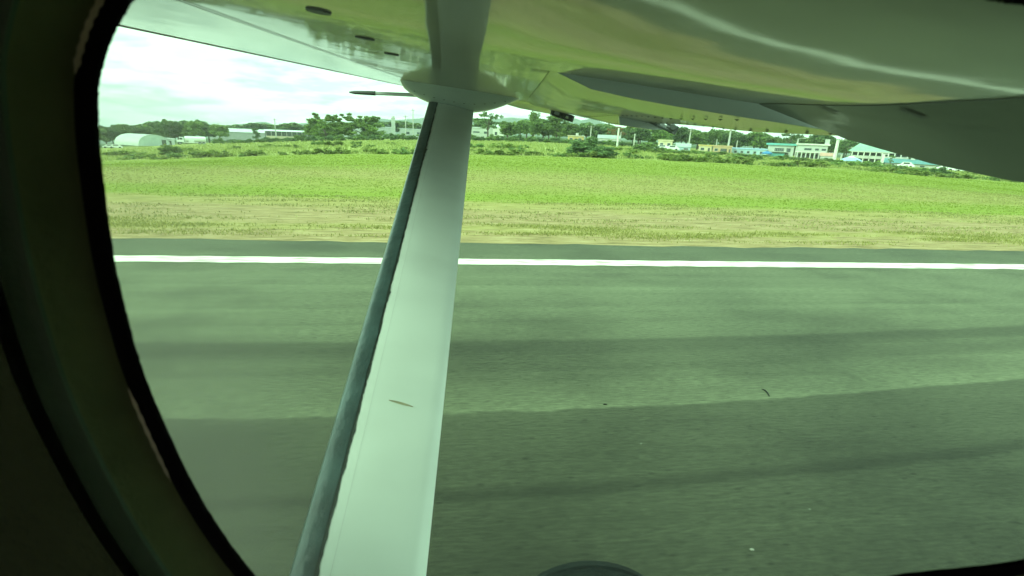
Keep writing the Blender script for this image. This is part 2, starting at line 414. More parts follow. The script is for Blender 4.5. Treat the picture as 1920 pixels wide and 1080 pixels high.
# hills far behind
prof = [(-200, 240), (100, 241), (200, 240), (260, 239), (300, 234), (320, 232.5), (345, 235), (400, 236), (412, 240), (430, 235), (455, 232), (470, 231), (490, 228), (500, 229), (515, 234), (535, 233),
        (548, 231), (570, 231), (600, 229), (640, 228), (660, 230), (700, 226), (715, 222), (730, 224), (745, 225), (765, 223), (785, 222), (800, 220), (840, 222), (890, 222), (930, 223), (945, 221), (960, 220),
        (975, 222), (1000, 223), (1045, 224), (1060, 222.5), (1075, 221), (1090, 226), (1106, 222), (1120, 226), (1135, 232), (1160, 238), (1200, 242), (1240, 240), (1258, 236), (1272, 240),
        (1300, 246), (1308, 244), (1316, 248), (1326, 254), (1360, 256), (1400, 260), (1450, 264), (1500, 268), (1560, 274), (1620, 278), (1700, 290), (1800, 302), (1950, 318), (2300, 345)]
hp = np.array(prof, float)
pxs = np.arange(-200, 2300, 5.0); tops = np.interp(pxs, hp[:, 0], hp[:, 1])
hv, hf = [], []; rowsY = [1900, 2150, 2350, 2500, 2650, 3000, 3500]; hgt = [0, .34, .72, 1.0, .93, .6, 0]
for j, (Y, k) in enumerate(zip(rowsY, hgt)):
    for i, (px, ty) in enumerate(zip(pxs, tops)):
        v = view_dir(px, ty); X = v[0] * Y; top = CAM_H + v[2] * 2500
        zb = float(T(X, Y)); zt = max(top, zb + 2)
        nz = (RNG.random() - .5) * 0.10 * (zt - zb) * (1 if 0 < k < 1 else 0.25) if k > 0 else -4
        hv.append((X + (RNG.random() - .5) * 5, Y, zb + (zt - zb) * k + nz))
n = len(pxs)
for j in range(len(rowsY) - 1):
    for i in range(n - 1): hf.append((j * n + i, j * n + i + 1, (j + 1) * n + i + 1, (j + 1) * n + i))
h = MB(); h.add(hv, hf)
hm = mat('hill_forest', (0.060, 0.110, 0.060), 0.95, 0.55, 0.012, spec=0.1, bump=1.0, bscale=0.04)
hills = h.build('hills', hm, smooth=True); tag(hills, kind='structure')

# ------------------------------------------------------------------ vegetation
LM = {
    'deep': leaf_mat('leaves_deep_green', (0.075, 0.130, 0.055), (0.20, 0.285, 0.105)),
    'mid': leaf_mat('leaves_mid_green', (0.100, 0.165, 0.050), (0.250, 0.345, 0.10)),
    'light': leaf_mat('leaves_light_green', (0.110, 0.175, 0.040), (0.270, 0.370, 0.090)),
    'brown': leaf_mat('leaves_dry_brown', (0.13, 0.085, 0.035), (0.34, 0.23, 0.09)),
    'weed': leaf_mat('weed_leaves', (0.10, 0.15, 0.03), (0.26, 0.32, 0.08), yellow=(0.36, 0.38, 0.11)),
}
M['bark'] = mat('bark', (0.11, 0.085, 0.06), 0.9, 0.3, 6, bump=0.5)
M['bark_pale'] = mat('bark_pale', (0.24, 0.22, 0.18), 0.9, 0.3, 6, bump=0.5)

def leaf_cloud(centres, radii, per, size, flat=0.75, rng=RNG):
    """quads of leaf clumps spread through ellipsoidal clumps; returns a mesh builder"""
    mb = MB(); V = []; F = []
    for c, rr in zip(centres, radii):
        d = rng.normal(size=(per, 3)); d /= np.linalg.norm(d, axis=1)[:, None]
        p = np.array(c) + d * (np.array(rr) * (rng.random((per, 1)) ** 0.45))
        a = rng.normal(size=(per, 3)); a[:, 2] *= flat; a /= np.linalg.norm(a, axis=1)[:, None]
        t = rng.normal(size=(per, 3)); b = np.cross(a, t); b /= np.linalg.norm(b, axis=1)[:, None]
        s = size * (0.55 + 0.9 * rng.random((per, 1)))
        q = np.stack([p - a * s, p - b * s * .5, p + a * s, p + b * s * .5], 1)
        o = len(V); V += [tuple(w) for w in q.reshape(-1, 3)]
        F += [(o + 4 * i, o + 4 * i + 1, o + 4 * i + 2, o + 4 * i + 3) for i in range(per)]
    mb.add(V, F); return mb

def tree_protos(kind, leaf, seed, trunk_mat='bark'):
    """unit tree (height 1, crown width about 1): meshes for trunk and crown"""
    rg = np.random.default_rng(seed); cs, rs = [], []; tr = MB(); limbs = []
    if kind == 'round':
        for _ in range(30):
            a = rg.random() * 6.283; rad = math.sqrt(rg.random()) * .36; z = .34 + rg.random() * .56
            k = math.sqrt(max(0.05, 1 - ((z - .56) / .42) ** 2)); cs.append((math.cos(a) * rad * k, math.sin(a) * rad * k, z)); rs.append((.13 + rg.random() * .06,) * 2 + (.08 + rg.random() * .04,))
        per, size, hgt = 90, .060, .35
    elif kind == 'spread':
        for i in range(38):
            a = rg.random() * 6.283; rad = .08 + .42 * math.sqrt(rg.random()); z = .14 + .62 * rg.random() * (1.25 - rad) + .10 * (1 - rad)
            cs.append((math.cos(a) * rad, math.sin(a) * rad, z)); rs.append((.11 + rg.random() * .05,) * 2 + (.07 + .04 * rg.random(),))
        for i in range(10):
            a = rg.random() * 6.283; rad = .10 + .28 * rg.random()
            for t in (0, .5, 1.0): cs.append((math.cos(a) * (rad + .09 * t), math.sin(a) * (rad + .09 * t), .74 + .23 * t * rg.random() + .05)); rs.append((.045, .045, .035))
        per, size, hgt = 90, .042, .30
    elif kind == 'tall':
        for _ in range(26):
            a = rg.random() * 6.283; z = .25 + rg.random() * .68; rad = rg.random() * .30 * (1.15 - .6 * abs(z - .5))
            cs.append((math.cos(a) * rad, math.sin(a) * rad, z)); rs.append((.12 + rg.random() * .06,) * 2 + (.07 + rg.random() * .05,))
        per, size, hgt = 52, .045, .4
    elif kind == 'airy':
        for _ in range(24):
            a = rg.random() * 6.283; z = .40 + rg.random() * .55; rad = (.12 + .36 * rg.random())
            cs.append((math.cos(a) * rad, math.sin(a) * rad, z)); rs.append((.07 + rg.random() * .05,) * 2 + (.04 + rg.random() * .03,))
        per, size, hgt = 36, .035, .42
    elif kind == 'bush':
        for _ in range(24):
            a = rg.random() * 6.283; rad = .40 * math.sqrt(rg.random()); z = .12 + rg.random() * .72 * (1 - rad * 1.2)
            cs.append((math.cos(a) * rad, math.sin(a) * rad, z)); rs.append((.13 + rg.random() * .06,) * 2 + (.10 + rg.random() * .08,))
        per, size, hgt = 60, .06, .2
    elif kind == 'weed':
        for _ in range(9):
            a = rg.random() * 6.283; rad = .42 * math.sqrt(rg.random()); z = .1 + rg.random() * .6 * (1 - rad)
            cs.append((math.cos(a) * rad, math.sin(a) * rad, z)); rs.append((.14 + rg.random() * .08,) * 2 + (.14 + rg.random() * .16,))
        per, size, hgt = 34, .085, .12
    tr.tube([(0, 0, -.03), (.01, 0, hgt * .5), (0, .01, hgt)], [.035, .026, .022], 7)
    for i in range(6):
        c = cs[i * 3 % len(cs)]
        tr.tube([(0, .0, hgt * .8), (c[0] * .5, c[1] * .5, (hgt + c[2]) * .5), c], [.018, .012, .004], 5)
    crown = leaf_cloud(cs, rs, per, size, rng=rg).mesh('crown', LM[leaf])
    return crown, tr.mesh('trunk', M[trunk_mat])

PROTO = {}
def proto(kind, leaf, seed):
    k = (kind, leaf, seed)
    if k not in PROTO: PROTO[k] = tree_protos(kind, leaf, seed)
    return PROTO[k]
def tree(kind, leaf, seed, px, Y, wpx, hpx, label, name='tree', cat='tree', group=None, sink=0.0):
    p = ground_at(px, Y); s = mpp(Y)
    e = empty(name, p - Vector((0, 0, sink)), random.random() * 6.28)
    e.scale = (wpx * s, wpx * s, hpx * s)
    cm, tm = proto(kind, leaf, seed)
    for nm, me in (('trunk', tm), ('crown', cm)):
        o = bpy.data.objects.new(nm, me); COL.objects.link(o); o.parent = e
    tag(e, label, cat, group); return e

# dense rows of round crowns behind the hangar
g_row = 'round trees in the dense row behind the arched hangar'
for i, px in enumerate(range(186, 412, 15)):
    tp = np.interp(px, [186, 215, 265, 290, 318, 345, 385, 412], [243, 239, 240, 236, 232.5, 235, 235, 243])
    jp = random.uniform(-3, 3); Y = 245 + random.uniform(-10, 20)
    tree('round', 'deep' if i % 3 else 'mid', 1 + i % 4, px + jp, Y, random.uniform(34, 44), 278 - 5 * (px - 186) / 220 - tp + 3,
         'dark green round tree in the dense row behind the arched hangar', 'round_tree', group=g_row)
TREES = [  # kind, leaves, seed, px, distance, width, height (photograph pixels), label
    ('spread', 'light', 21, 612, 200, 74, 47, 'wide feathery tree, left one of the pair left of the white tower'),
    ('spread', 'light', 22, 682, 205, 80, 44, 'wide feathery tree, right one of the pair, nearest the white tower'),
    ('tall', 'deep', 31, 482, 245, 20, 24, 'small dark tree in front of the long pale warehouse'),
    ('airy', 'deep', 41, 914, 205, 54, 50, 'dark ragged tree just right of the wing strut'),
    ('round', 'mid', 2, 952, 200, 46, 34, 'low green tree beside the white sheds right of the strut'),
    ('round', 'mid', 3, 975, 215, 40, 38, 'green tree behind the hedge, between ragged tree and tall bushy tree'),
    ('tall', 'light', 32, 1000, 225, 34, 52, 'slim tall tree left of the biggest bushy tree'),
    ('round', 'mid', 5, 1018, 210, 56, 42, 'leafy mid green tree at the foot of the tallest bushy tree'),
    ('tall', 'light', 33, 1043, 205, 66, 58, 'tallest bushy light green tree in the row beyond the field'),
    ('round', 'mid', 1, 1066, 205, 44, 36, 'round tree at the right foot of the tallest bushy tree'),
    ('round', 'deep', 4, 1098, 215, 46, 38, 'dark tree behind the yellow shed'),
    ('round', 'deep', 2, 1124, 220, 44, 36, 'dark tree right of the first slim pole'),
    ('airy', 'brown', 42, 1152, 195, 46, 36, 'brown dry tree with drooping fronds behind the white pole'),
    ('round', 'deep', 3, 1196, 200, 52, 38, 'dark shady tree below the inner flap bracket'),
    ('round', 'mid', 5, 1226, 205, 44, 40, 'green tree behind the small cream house'),
    ('tall', 'mid', 31, 1252, 215, 40, 42, 'bushy tree behind the right end of the cream house'),
    ('round', 'deep', 4, 1276, 220, 40, 40, 'dark tree left of the pole by the yellow house'),
    ('round', 'mid', 1, 1306, 225, 44, 34, 'broad tree behind the low pale yellow house'),
    ('tall', 'mid', 32, 1336, 225, 42, 39, 'pointed tree behind the orange walled house'),
    ('round', 'deep', 2, 1362, 225, 40, 36, 'dark tree behind the tall pole at the orange house'),
    ('round', 'deep', 3, 1384, 230, 40, 38, 'dark round tree behind the long blue roofed shed'),
    ('round', 'mid', 4, 1412, 230, 44, 40, 'round tree above the blue tent'),
    ('round', 'mid', 5, 1444, 235, 40, 34, 'tree behind the turquoise roofed house'),
    ('airy', 'deep', 41, 1474, 215, 44, 44, 'ragged dark tree rising behind the turquoise roof'),
    ('airy', 'deep', 42, 1504, 215, 40, 40, 'ragged tree behind the white two storey house'),
    ('round', 'deep', 2, 1534, 205, 50, 46, 'big dark tree behind right half of the white two storey house'),
    ('round', 'deep', 3, 1584, 195, 40, 44, 'dark tree between the thick concrete pole and the green roofed building'),
    ('airy', 'mid', 41, 1668, 138, 12, 22, 'little palm like tree in front of the green roofed building'),
    ('round', 'deep', 1, 1706, 175, 30, 30, 'dark tree behind the teal roofed sheds'),
    ('round', 'mid', 5, 1738, 180, 36, 28, 'tree at the far end of the teal roofed sheds'),
    ('round', 'deep', 4, 1800, 170, 40, 22, 'dark tree at the extreme right under the wing flap'),
]
for t in TREES: tree(*t, name='palm_tree' if 'palm like' in t[7] else 'tree')
for i in range(34):
    px = 905 + i * 25 + random.uniform(-8, 8)
    tree('round', ('mid', 'deep', 'light')[i % 3], 1 + i % 5, px, random.uniform(255, 290), random.uniform(40, 60), random.uniform(28, 37), 'tree of the continuous wood behind the houses right of the strut', 'tree', group='wood behind the houses right of the strut')
for i in range(17):
    px = 415 + i * 23 + random.uniform(-8, 8)
    tree('round', ('mid', 'deep')[i % 2], 1 + i % 5, px, random.uniform(360, 400), random.uniform(44, 60), random.uniform(24, 30), 'distant tree of the wood behind the long pale sheds', 'tree', group='wood behind the long pale sheds')
# hedge and shrubs below the trees
g_h = 'shrubs in the hedge below the trees'
hx = list(range(412, 800, 19)) + list(range(868, 1240, 18))
for i, px in enumerate(hx):
    hh = 16 if 560 < px < 800 else (14 if px > 860 else 12)
    tree('bush', 'deep' if i % 2 else 'mid', 51 + i % 3, px + random.uniform(-5, 5), random.uniform(172, 186), random.uniform(26, 34), hh + random.uniform(-3, 3),
         'dark shrub in the hedge below the trees, ' + ('left of the wing strut' if px < 800 else 'right of the wing strut'), 'hedge_shrub', 'shrub', g_h + (' left of the strut' if px < 800 else ' right of the strut'))
for i in range(26):
    px = 1185 + i * 19 + random.uniform(-7, 7)
    tree('bush', 'mid' if i % 3 else 'light', 51 + i % 3, px, random.uniform(118, 140), random.uniform(24, 40), random.uniform(6, 10), 'low shrub before the coloured houses at the far side of the field', 'low_shrub', 'shrub', 'low shrubs before the coloured houses')
# bushes that stand out in the rough field
tree('bush', 'mid', 53, 320, 75, 40, 27, 'hazy rounded bush alone in the field before the arched hangar', 'bush', 'bush')
tree('bush', 'deep', 51, 1102, 78, 84, 42, 'biggest dark bush at the edge of the bright mown grass', 'bush', 'bush')
tree('bush', 'deep', 52, 1130, 74, 56, 30, 'low dark right shoulder of the biggest bush clump', 'bush', 'bush')
tree('bush', 'mid', 53, 1208, 125, 46, 18, 'mid green bush left of the cream house, behind the weed row', 'bush', 'bush')
tree('bush', 'deep', 51, 1232, 120, 26, 15, 'small dark bush directly below the cream house', 'bush', 'bush')
tree('bush', 'deep', 52, 1682, 92, 32, 16, 'dark bush, leftmost of three below the teal roofed sheds', 'bush', 'bush')
tree('bush', 'mid', 53, 1722, 92, 42, 15, 'mid green bush, middle one of three below the teal sheds', 'bush', 'bush')
tree('bush', 'deep', 51, 1762, 90, 40, 19, 'dark bush, rightmost of three below the teal roofed sheds', 'bush', 'bush')
# the row of weeds along the edge of the mown grass
g_w = 'weeds along the far edge of the mown grass'
def weed_zone(px):
    return 'left of the strut' if px < 800 else 'between strut and biggest bush' if px < 1075 else 'before the small coloured houses' if px < 1430 else 'before the two storey houses' if px < 1660 else 'under the flap at right'
for i in range(185):
    px = 215 + i * 9.2 + random.uniform(-7, 7)
    if 790 < px < 855: continue
    Yw = 72 / (CR - SR * view_dir(px, 280)[0]) * CR
    row2 = random.random() < 0.35
    Y = Yw + random.uniform(-1.5, 2.5) + (random.uniform(8, 42) if row2 else 0)
    big = random.random() ** 2
    tree('weed', 'weed' if random.random() < .65 else 'mid', 61 + i % 4, px, Y, 14 + 28 * big + random.uniform(0, 8), 7 + 13 * big,
         ('tall ' if big > .45 else 'low ') + ('weed clump scattered in straw grass, ' if row2 else 'weed clump edging the mown grass, ') + weed_zone(px), 'weed_clump', 'weed',
         ('tall ' if big > .45 else 'low ') + ('weeds behind the row ' if row2 else g_w + ' ') + weed_zone(px))

# grass as real blades, one mass per zone
def blades(name, label, cat, count, qfun, hfun, wfun, material, xr=(-1.15, 1.3)):
    q = qfun(count); al = RNG.uniform(xr[0], xr[1], count) * (q + 6)
    # keep what lies in clumps
    cl = np.sin(al * 1.1 + np.sin(q * 2.3) * 3) + np.sin(q * 5.1 + np.sin(al * .47) * 2) + np.sin(al * .53 + q * .9) + RNG.normal(size=count) * .8
    k = cl > wfun[1]; q, al = q[k], al[k]; nct = len(q)
    X = al * CR - q * SR; Y = al * SR + q * CR; Z = T(X, Y)
    hh = hfun(q) * RNG.uniform(.5, 1.3, nct); ww = wfun[0](q); an = RNG.uniform(0, 3.14, nct)
    ox, oy = np.cos(an) * ww * .5, np.sin(an) * ww * .5; lx, ly = RNG.normal(size=nct) * hh * .35, RNG.normal(size=nct) * hh * .35
    V = np.stack([np.stack([X - ox, Y - oy, Z - .01], 1), np.stack([X + ox, Y + oy, Z - .01], 1), np.stack([X + lx, Y + ly, Z + hh], 1)], 1).reshape(-1, 3)
    me = bpy.data.meshes.new(name); me.from_pydata(V.tolist(), [], np.arange(nct * 3).reshape(-1, 3).tolist()); me.materials.append(material)
    o = bpy.data.objects.new(name, me); COL.objects.link(o); tag(o, label, cat, kind='stuff'); return o
gm_dry = leaf_mat('dry_grass_blades', (0.20, 0.19, 0.06), (0.50, 0.46, 0.20), 0.3)
def zone_grass():
    m, nt, b = nodes_of('mown_grass_blades'); N, L = nt.nodes, nt.links
    tc = N.new('ShaderNodeTexCoord'); mp = N.new('ShaderNodeMapping'); mp.inputs['Rotation'].default_value = (0, 0, -RW); L.new(tc.outputs['Object'], mp.inputs[0])
    q = N.new('ShaderNodeMapping'); q.inputs['Scale'].default_value = (.07, .22, 1); L.new(mp.outputs[0], q.inputs[0])
    n = N.new('ShaderNodeTexNoise'); n.inputs['Scale'].default_value = 1; n.inputs['Detail'].default_value = 5; L.new(q.outputs[0], n.inputs['Vector'])
    s_ = N.new('ShaderNodeSeparateXYZ'); L.new(mp.outputs[0], s_.inputs[0])
    r = N.new('ShaderNodeValToRGB'); mr = N.new('ShaderNodeMapRange'); L.new(s_.outputs['Y'], mr.inputs[0]); mr.inputs[1].default_value = 18; mr.inputs[2].default_value = 70
    ad = N.new('ShaderNodeMath'); ad.operation = 'ADD'; L.new(mr.outputs[0], ad.inputs[0])
    nn = N.new('ShaderNodeMath'); nn.operation = 'MULTIPLY_ADD'; L.new(n.outputs['Fac'], nn.inputs[0]); nn.inputs[1].default_value = .44; nn.inputs[2].default_value = -.22; L.new(nn.outputs[0], ad.inputs[1])
    L.new(ad.outputs[0], r.inputs[0]); e = r.color_ramp.elements
    for p in (.5, .5, .5, .5): e.new(p)
    for i, (p, c) in enumerate([(0, (.225, .26, .045)), (.06, (.21, .26, .04)), (.12, (.32, .285, .115)), (.34, (.305, .285, .105)), (.48, (.235, .28, .045)), (1, (.255, .305, .055))]): e[i].position = p; e[i].color = c + (1,)
    g = N.new('ShaderNodeNewGeometry'); hs = N.new('ShaderNodeHueSaturation'); v = N.new('ShaderNodeMapRange'); L.new(g.outputs['Random Per Island'], v.inputs[0])
    v.inputs[3].default_value = .94; v.inputs[4].default_value = 1.07; L.new(v.outputs[0], hs.inputs['Value']); L.new(r.outputs[0], hs.inputs['Color'])
    L.new(hs.outputs[0], b.inputs['Base Color']); b.inputs['Roughness'].default_value = .8; b.inputs['Specular IOR Level'].default_value = .1
    tr = N.new('ShaderNodeBsdfTranslucent'); L.new(hs.outputs[0], tr.inputs[0]); ms = N.new('ShaderNodeMixShader'); ms.inputs[0].default_value = .62
    L.new(b.outputs[0], ms.inputs[1]); L.new(tr.outputs[0], ms.inputs[2]); L.new(ms.outputs[0], N['Material Output'].inputs[0]); return m
gm_gr = zone_grass()
gm_st = leaf_mat('straw_grass_blades', (0.22, 0.27, 0.06), (0.44, 0.44, 0.17), 0.45)
gm_yg = leaf_mat('tuft_blades', (0.21, 0.21, 0.055), (0.42, 0.39, 0.125), 0.4)
blades('verge_tufts', 'yellow green tufts of grass scattered on the dusty runway verge', 'grass', 60000, lambda n: 11.5 + 2.6 * RNG.beta(2, 2.2, n), lambda q: .05 + 0 * q, (lambda q: .03 + 0 * q, 0.9), gm_yg)
blades('dry_grass', 'dry tan grass lying over stony soil beside the runway', 'grass', 60000, lambda n: 12.6 + 6.8 * RNG.beta(1.6, 1.2, n), lambda q: .055 + 0 * q, (lambda q: .045 + 0 * q, 0.8), gm_dry)
blades('mown_grass', 'bright green mown grass of the field beyond the verge', 'grass', 130000, lambda n: 18.3 + 53 * RNG.beta(1, 1.6, n), lambda q: .012 + .0006 * q, (lambda q: .04 + .0026 * q, -1.4), gm_gr)
blades('rough_grass', 'tall straw coloured grass beyond the row of weeds', 'grass', 70000, lambda n: 70 + 110 * RNG.beta(1, 1.5, n), lambda q: .25 + .002 * q, (lambda q: .12 + .001 * q, -0.6), gm_st)

# ------------------------------------------------------------------ buildings and things beyond the field
M['white_wall'] = mat('white_wall', (0.47, 0.48, 0.45), 0.8, 0.12, 0.6)
M['cream'] = mat('cream_wall', (0.62, 0.54, 0.36), 0.8, 0.12, 0.6)
M['yellow'] = mat('yellow_wall', (0.58, 0.44, 0.17), 0.8, 0.12, 0.6)
M['orange'] = mat('orange_wall', (0.52, 0.36, 0.22), 0.8, 0.12, 0.6)
M['blue_wall'] = mat('pale_blue_wall', (0.36, 0.48, 0.55), 0.8, 0.12, 0.6)
M['turq'] = mat('turquoise_paint', (0.14, 0.40, 0.40), 0.6, 0.12, 0.8)
M['blue'] = mat('blue_canvas', (0.04, 0.20, 0.46), 0.6, 0.15, 1.0)
M['sky_canvas'] = mat('pale_blue_canvas', (0.36, 0.50, 0.74), 0.6, 0.10, 1.0)
M['white_canvas'] = mat('white_canvas', (0.80, 0.80, 0.80), 0.6, 0.05, 1.0)
M['teal_roof'] = mat('teal_roof', (0.08, 0.22, 0.25), 0.6, 0.2, 0.8)
M['green_roof'] = mat('pale_green_roof', (0.25, 0.40, 0.33), 0.6, 0.15, 0.5)
M['metal_roof'] = mat('pale_metal_roof', (0.56, 0.60, 0.60), 0.45, 0.12, 0.3)
M['grey_roof'] = mat('grey_roof', (0.34, 0.38, 0.38), 0.6, 0.2, 0.5)
M['glass_dark'] = mat('dark_window', (0.07, 0.085, 0.09), 0.15, 0.2, 1.0, spec=0.6)
M['dark_open'] = mat('dark_doorway', (0.10, 0.11, 0.10), 0.9, 0.2, 1.0)
M['concrete'] = mat('concrete', (0.46, 0.45, 0.41), 0.85, 0.15, 1.2)
M['concrete_pale'] = mat('pale_concrete', (0.66, 0.65, 0.60), 0.85, 0.12, 1.2)
M['stone'] = mat('stone', (0.24, 0.24, 0.20), 0.9, 0.2, 20)
M['wood'] = mat('weathered_wood', (0.22, 0.18, 0.13), 0.85, 0.2, 3)
M['pink'] = mat('pink_roof', (0.52, 0.30, 0.24), 0.8, 0.15, 1.0)
M['car_white'] = mat('white_car_paint', (0.80, 0.81, 0.82), 0.25, 0.03, 1.0, coat=0.5)

def face_rz(px):                 # turn a thing so that its front looks back at the runway along the line of sight
    v = view_dir(px, 275); return -math.atan2(v[0], 1.0)

def part(mb, name, m, parent, **k): return mb.build(name, M[m] if isinstance(m, str) else m, parent, **k)

def add_window(parent, x, z, w, h, yf, frame='white_wall', name='window', glass='glass_dark'):
    f = MB(); t = 0.08
    f.box((x, yf - .03, z + h / 2 + t / 2), (w + 2 * t, .10, t)); f.box((x, yf - .03, z - h / 2 - t / 2), (w + 2 * t, .10, t))
    f.box((x - w / 2 - t / 2, yf - .03, z), (t, .10, h)); f.box((x + w / 2 + t / 2, yf - .03, z), (t, .10, h))
    wo_ = part(f, name, frame, parent)
    g_ = MB(); g_.box((x, yf - .015, z), (w, .05, h)); part(g_, 'pane', glass, wo_)

def flat_house(px, Y, wpx, hpx, dep, wall, roof, label, wins=(), doors=(), cat='house', name='house', roofh=0.35, over=0.4, rz=None, roof_kind='flat', sink=0.3, wallgap=0):
    s = mpp(Y); W = wpx * s; H = hpx * s
    e = empty(name, ground_at(px, Y), face_rz(px) if rz is None else rz); tag(e, label, cat)
    b = MB(); b.box((0, dep / 2, (H - sink) / 2), (W, dep, H + sink)); part(b, 'wall', wall, e)
    rf = MB()
    if roof_kind == 'flat':
        rf.box((0, dep / 2, H + roofh / 2 + .003), (W + over, dep + over, roofh))
    elif roof_kind == 'gable':
        hw, hd = W / 2 + over / 2, over / 2
        P = [(-hw, -hd, H + .003), (hw, -hd, H + .003), (hw, dep + hd, H + .003), (-hw, dep + hd, H + .003), (-hw, dep / 2, H + roofh), (hw, dep / 2, H + roofh)]
        rf.add(P, [(0, 1, 5, 4), (2, 3, 4, 5), (0, 4, 3), (1, 2, 5), (0, 3, 2, 1)])
    elif roof_kind == 'hip':
        hw, hd = W / 2 + over / 2, over / 2
        P = [(-hw, -hd, H + .003), (hw, -hd, H + .003), (hw, dep + hd, H + .003), (-hw, dep + hd, H + .003), (-hw * .6, dep / 2, H + roofh), (hw * .6, dep / 2, H + roofh)]
        rf.add(P, [(0, 1, 5, 4), (2, 3, 4, 5), (0, 4, 3), (1, 2, 5), (0, 3, 2, 1)])
    part(rf, 'roof', roof, e)
    for (fx, fz, fw, fh) in wins: add_window(e, fx * W, fz * H, fw * W, fh * H, 0)
    for (fx, fw, fh) in doors:
        d = MB(); d.box((fx * W, -.03, fh * H / 2), (fw * W, .08, fh * H)); part(d, 'door', 'dark_open', e)
    return e, W, H

# arched hangar, left
def hangar():
    Y = 200; p = ground_at(291, Y); W, Ht, Ln = 12.0, 4.1, 14.0
    e = empty('arched_hangar', p, 0); tag(e, 'pale arched hangar with rounded roof at the left end of the field', 'hangar')
    v = view_dir(268, 275); ta = math.atan2(-1, -v[0]); na = ta + math.radians(32)
    e.rotation_euler = (0, 0, na + math.pi / 2)       # local -Y is the end wall
    arc = [(math.cos(a) * W / 2, math.sin(a) ** .8 * Ht if a not in (0, math.pi) else 0) for a in np.linspace(0, math.pi, 25)]
    ro = MB(); ro.loft([[(x, y, z) for x, z in arc] + [(x * .985, y, z * .98) for x, z in reversed(arc)] for y in (0.0, Ln)], True, True)
    part(ro, 'roof', mat('hangar_skin', (0.50, 0.53, 0.51), 0.5, 0.08, 0.6), e)
    for k in range(9):
        rb = MB(); y = .4 + k * (Ln - .8) / 8
        rb.loft([[(x * 1.004, y + d, z * 1.006) for x, z in arc] for d in (-.05, .05)], False); part(rb, 'rib', 'metal_roof', e)
    en = MB(); P = [(x * .975, .12, z * .97) for x, z in arc]; en.add(P + [(0, .12, 0)], [tuple(range(len(P) - 1, -1, -1))]); part(en, 'end_wall', mat('hangar_end', (0.47, 0.55, 0.54), 0.6, 0.08, 0.6), e)
    d = MB(); d.box((W * .30, .05, 1.1), (1.6, .16, 2.2)); part(d, 'door', 'dark_open', e)
    d = MB(); d.box((-W * .12, .06, 1.5), (5.0, .10, 3.0)); part(d, 'sliding_door', mat('hangar_door', (0.44, 0.52, 0.51), 0.6, 0.08, 0.6), e)
hangar()
e, W, H = flat_house(320, 206, 14, 11, 4, 'metal_roof', 'metal_roof', 'low pale lean to shed against the right side of the arched hangar', doors=[(.0, .3, .7)], name='shed', cat='shed', roofh=.2)

# white tanker lorry
def tanker():
    px, Y = 362, 190; p = ground_at(px, Y)
    e = empty('tanker_truck', p, face_rz(px)); tag(e, 'white tanker lorry parked right of the arched hangar, cab to the left', 'truck')
    b = MB(); b.box((-3.35, 0, 1.75), (1.5, 2.2, 1.7), taper=.9); b.box((-4.35, 0, 1.25), (.9, 2.0, .8)); part(b, 'cab', 'car_white', e)
    b = MB(); b.box((-3.45, -1.08, 2.05), (.9, .06, .6)); part(b, 'side_window', 'glass_dark', e)
    b = MB(); b.box((.6, 0, .85), (7.0, 1.0, .3)); b.box((-.3, -.9, 1.15), (1.8, .5, .8)); part(b, 'chassis', 'car_white', e)
    b = MB(); b.tube([(-2.4, 0, 1.95), (-2.2, 0, 1.95), (3.9, 0, 1.95), (4.15, 0, 1.95)], [.75, 1.0, 1.0, .72], 20); smooth_by_angle(part(b, 'tank', 'car_white', e))
    b = MB(); b.box((1.0, 0, 2.98), (4.6, .5, .08)); part(b, 'walkway', 'metal_roof', e)
    for x in (-3.9, 2.2, 3.4):
        for y in (-.95, .95):
            w = MB(); w.tube([(x, y - .15, .5), (x, y + .15, .5)], .5, 14); wh = part(w, 'wheel', 'tyre', e)
            h_ = MB(); h_.tube([(x, y - .17, .5), (x, y + .17, .5)], .22, 10); part(h_, 'hub', 'metal_roof', wh)
tanker()
def car(px, Y, label, paint='car_white', L=4.2, rz=None, group=None, H=1.45, name='parked_car'):
    e = empty(name, ground_at(px, Y), (face_rz(px) if rz is None else rz)); tag(e, label, 'car' if H < 1.7 else 'van', group)
    h = H; b = MB()
    pr = [(-L / 2, .35), (-L / 2, .8), (-L * .32, .95), (-L * .18, h), (L * .25, h), (L * .42, .95 if h < 1.7 else h * .9), (L / 2, .85), (L / 2, .35)]
    b.loft([[(x, y * k, z) for x, z in pr] for y, k in ((-.85, 1), (.85, 1))], True, True); smooth_by_angle(part(b, 'body', paint, e), 50)
    b = MB(); b.box((.03 * L, -.86, (h + .95) / 2 - .02), (L * .36, .04, (h - .95) * .7)); part(b, 'side_window', 'glass_dark', e)
    for x in (-L * .3, L * .3):
        for y in (-.8, .8):
            w = MB(); w.tube([(x, y - .1, .32), (x, y + .1, .32)], .32, 12); part(w, 'wheel', 'tyre', e)
    return e
car(217, 193, 'white car in the grass just left of the arched hangar')
car(205, 205, 'white car at the far left beside the window frame, behind another car')

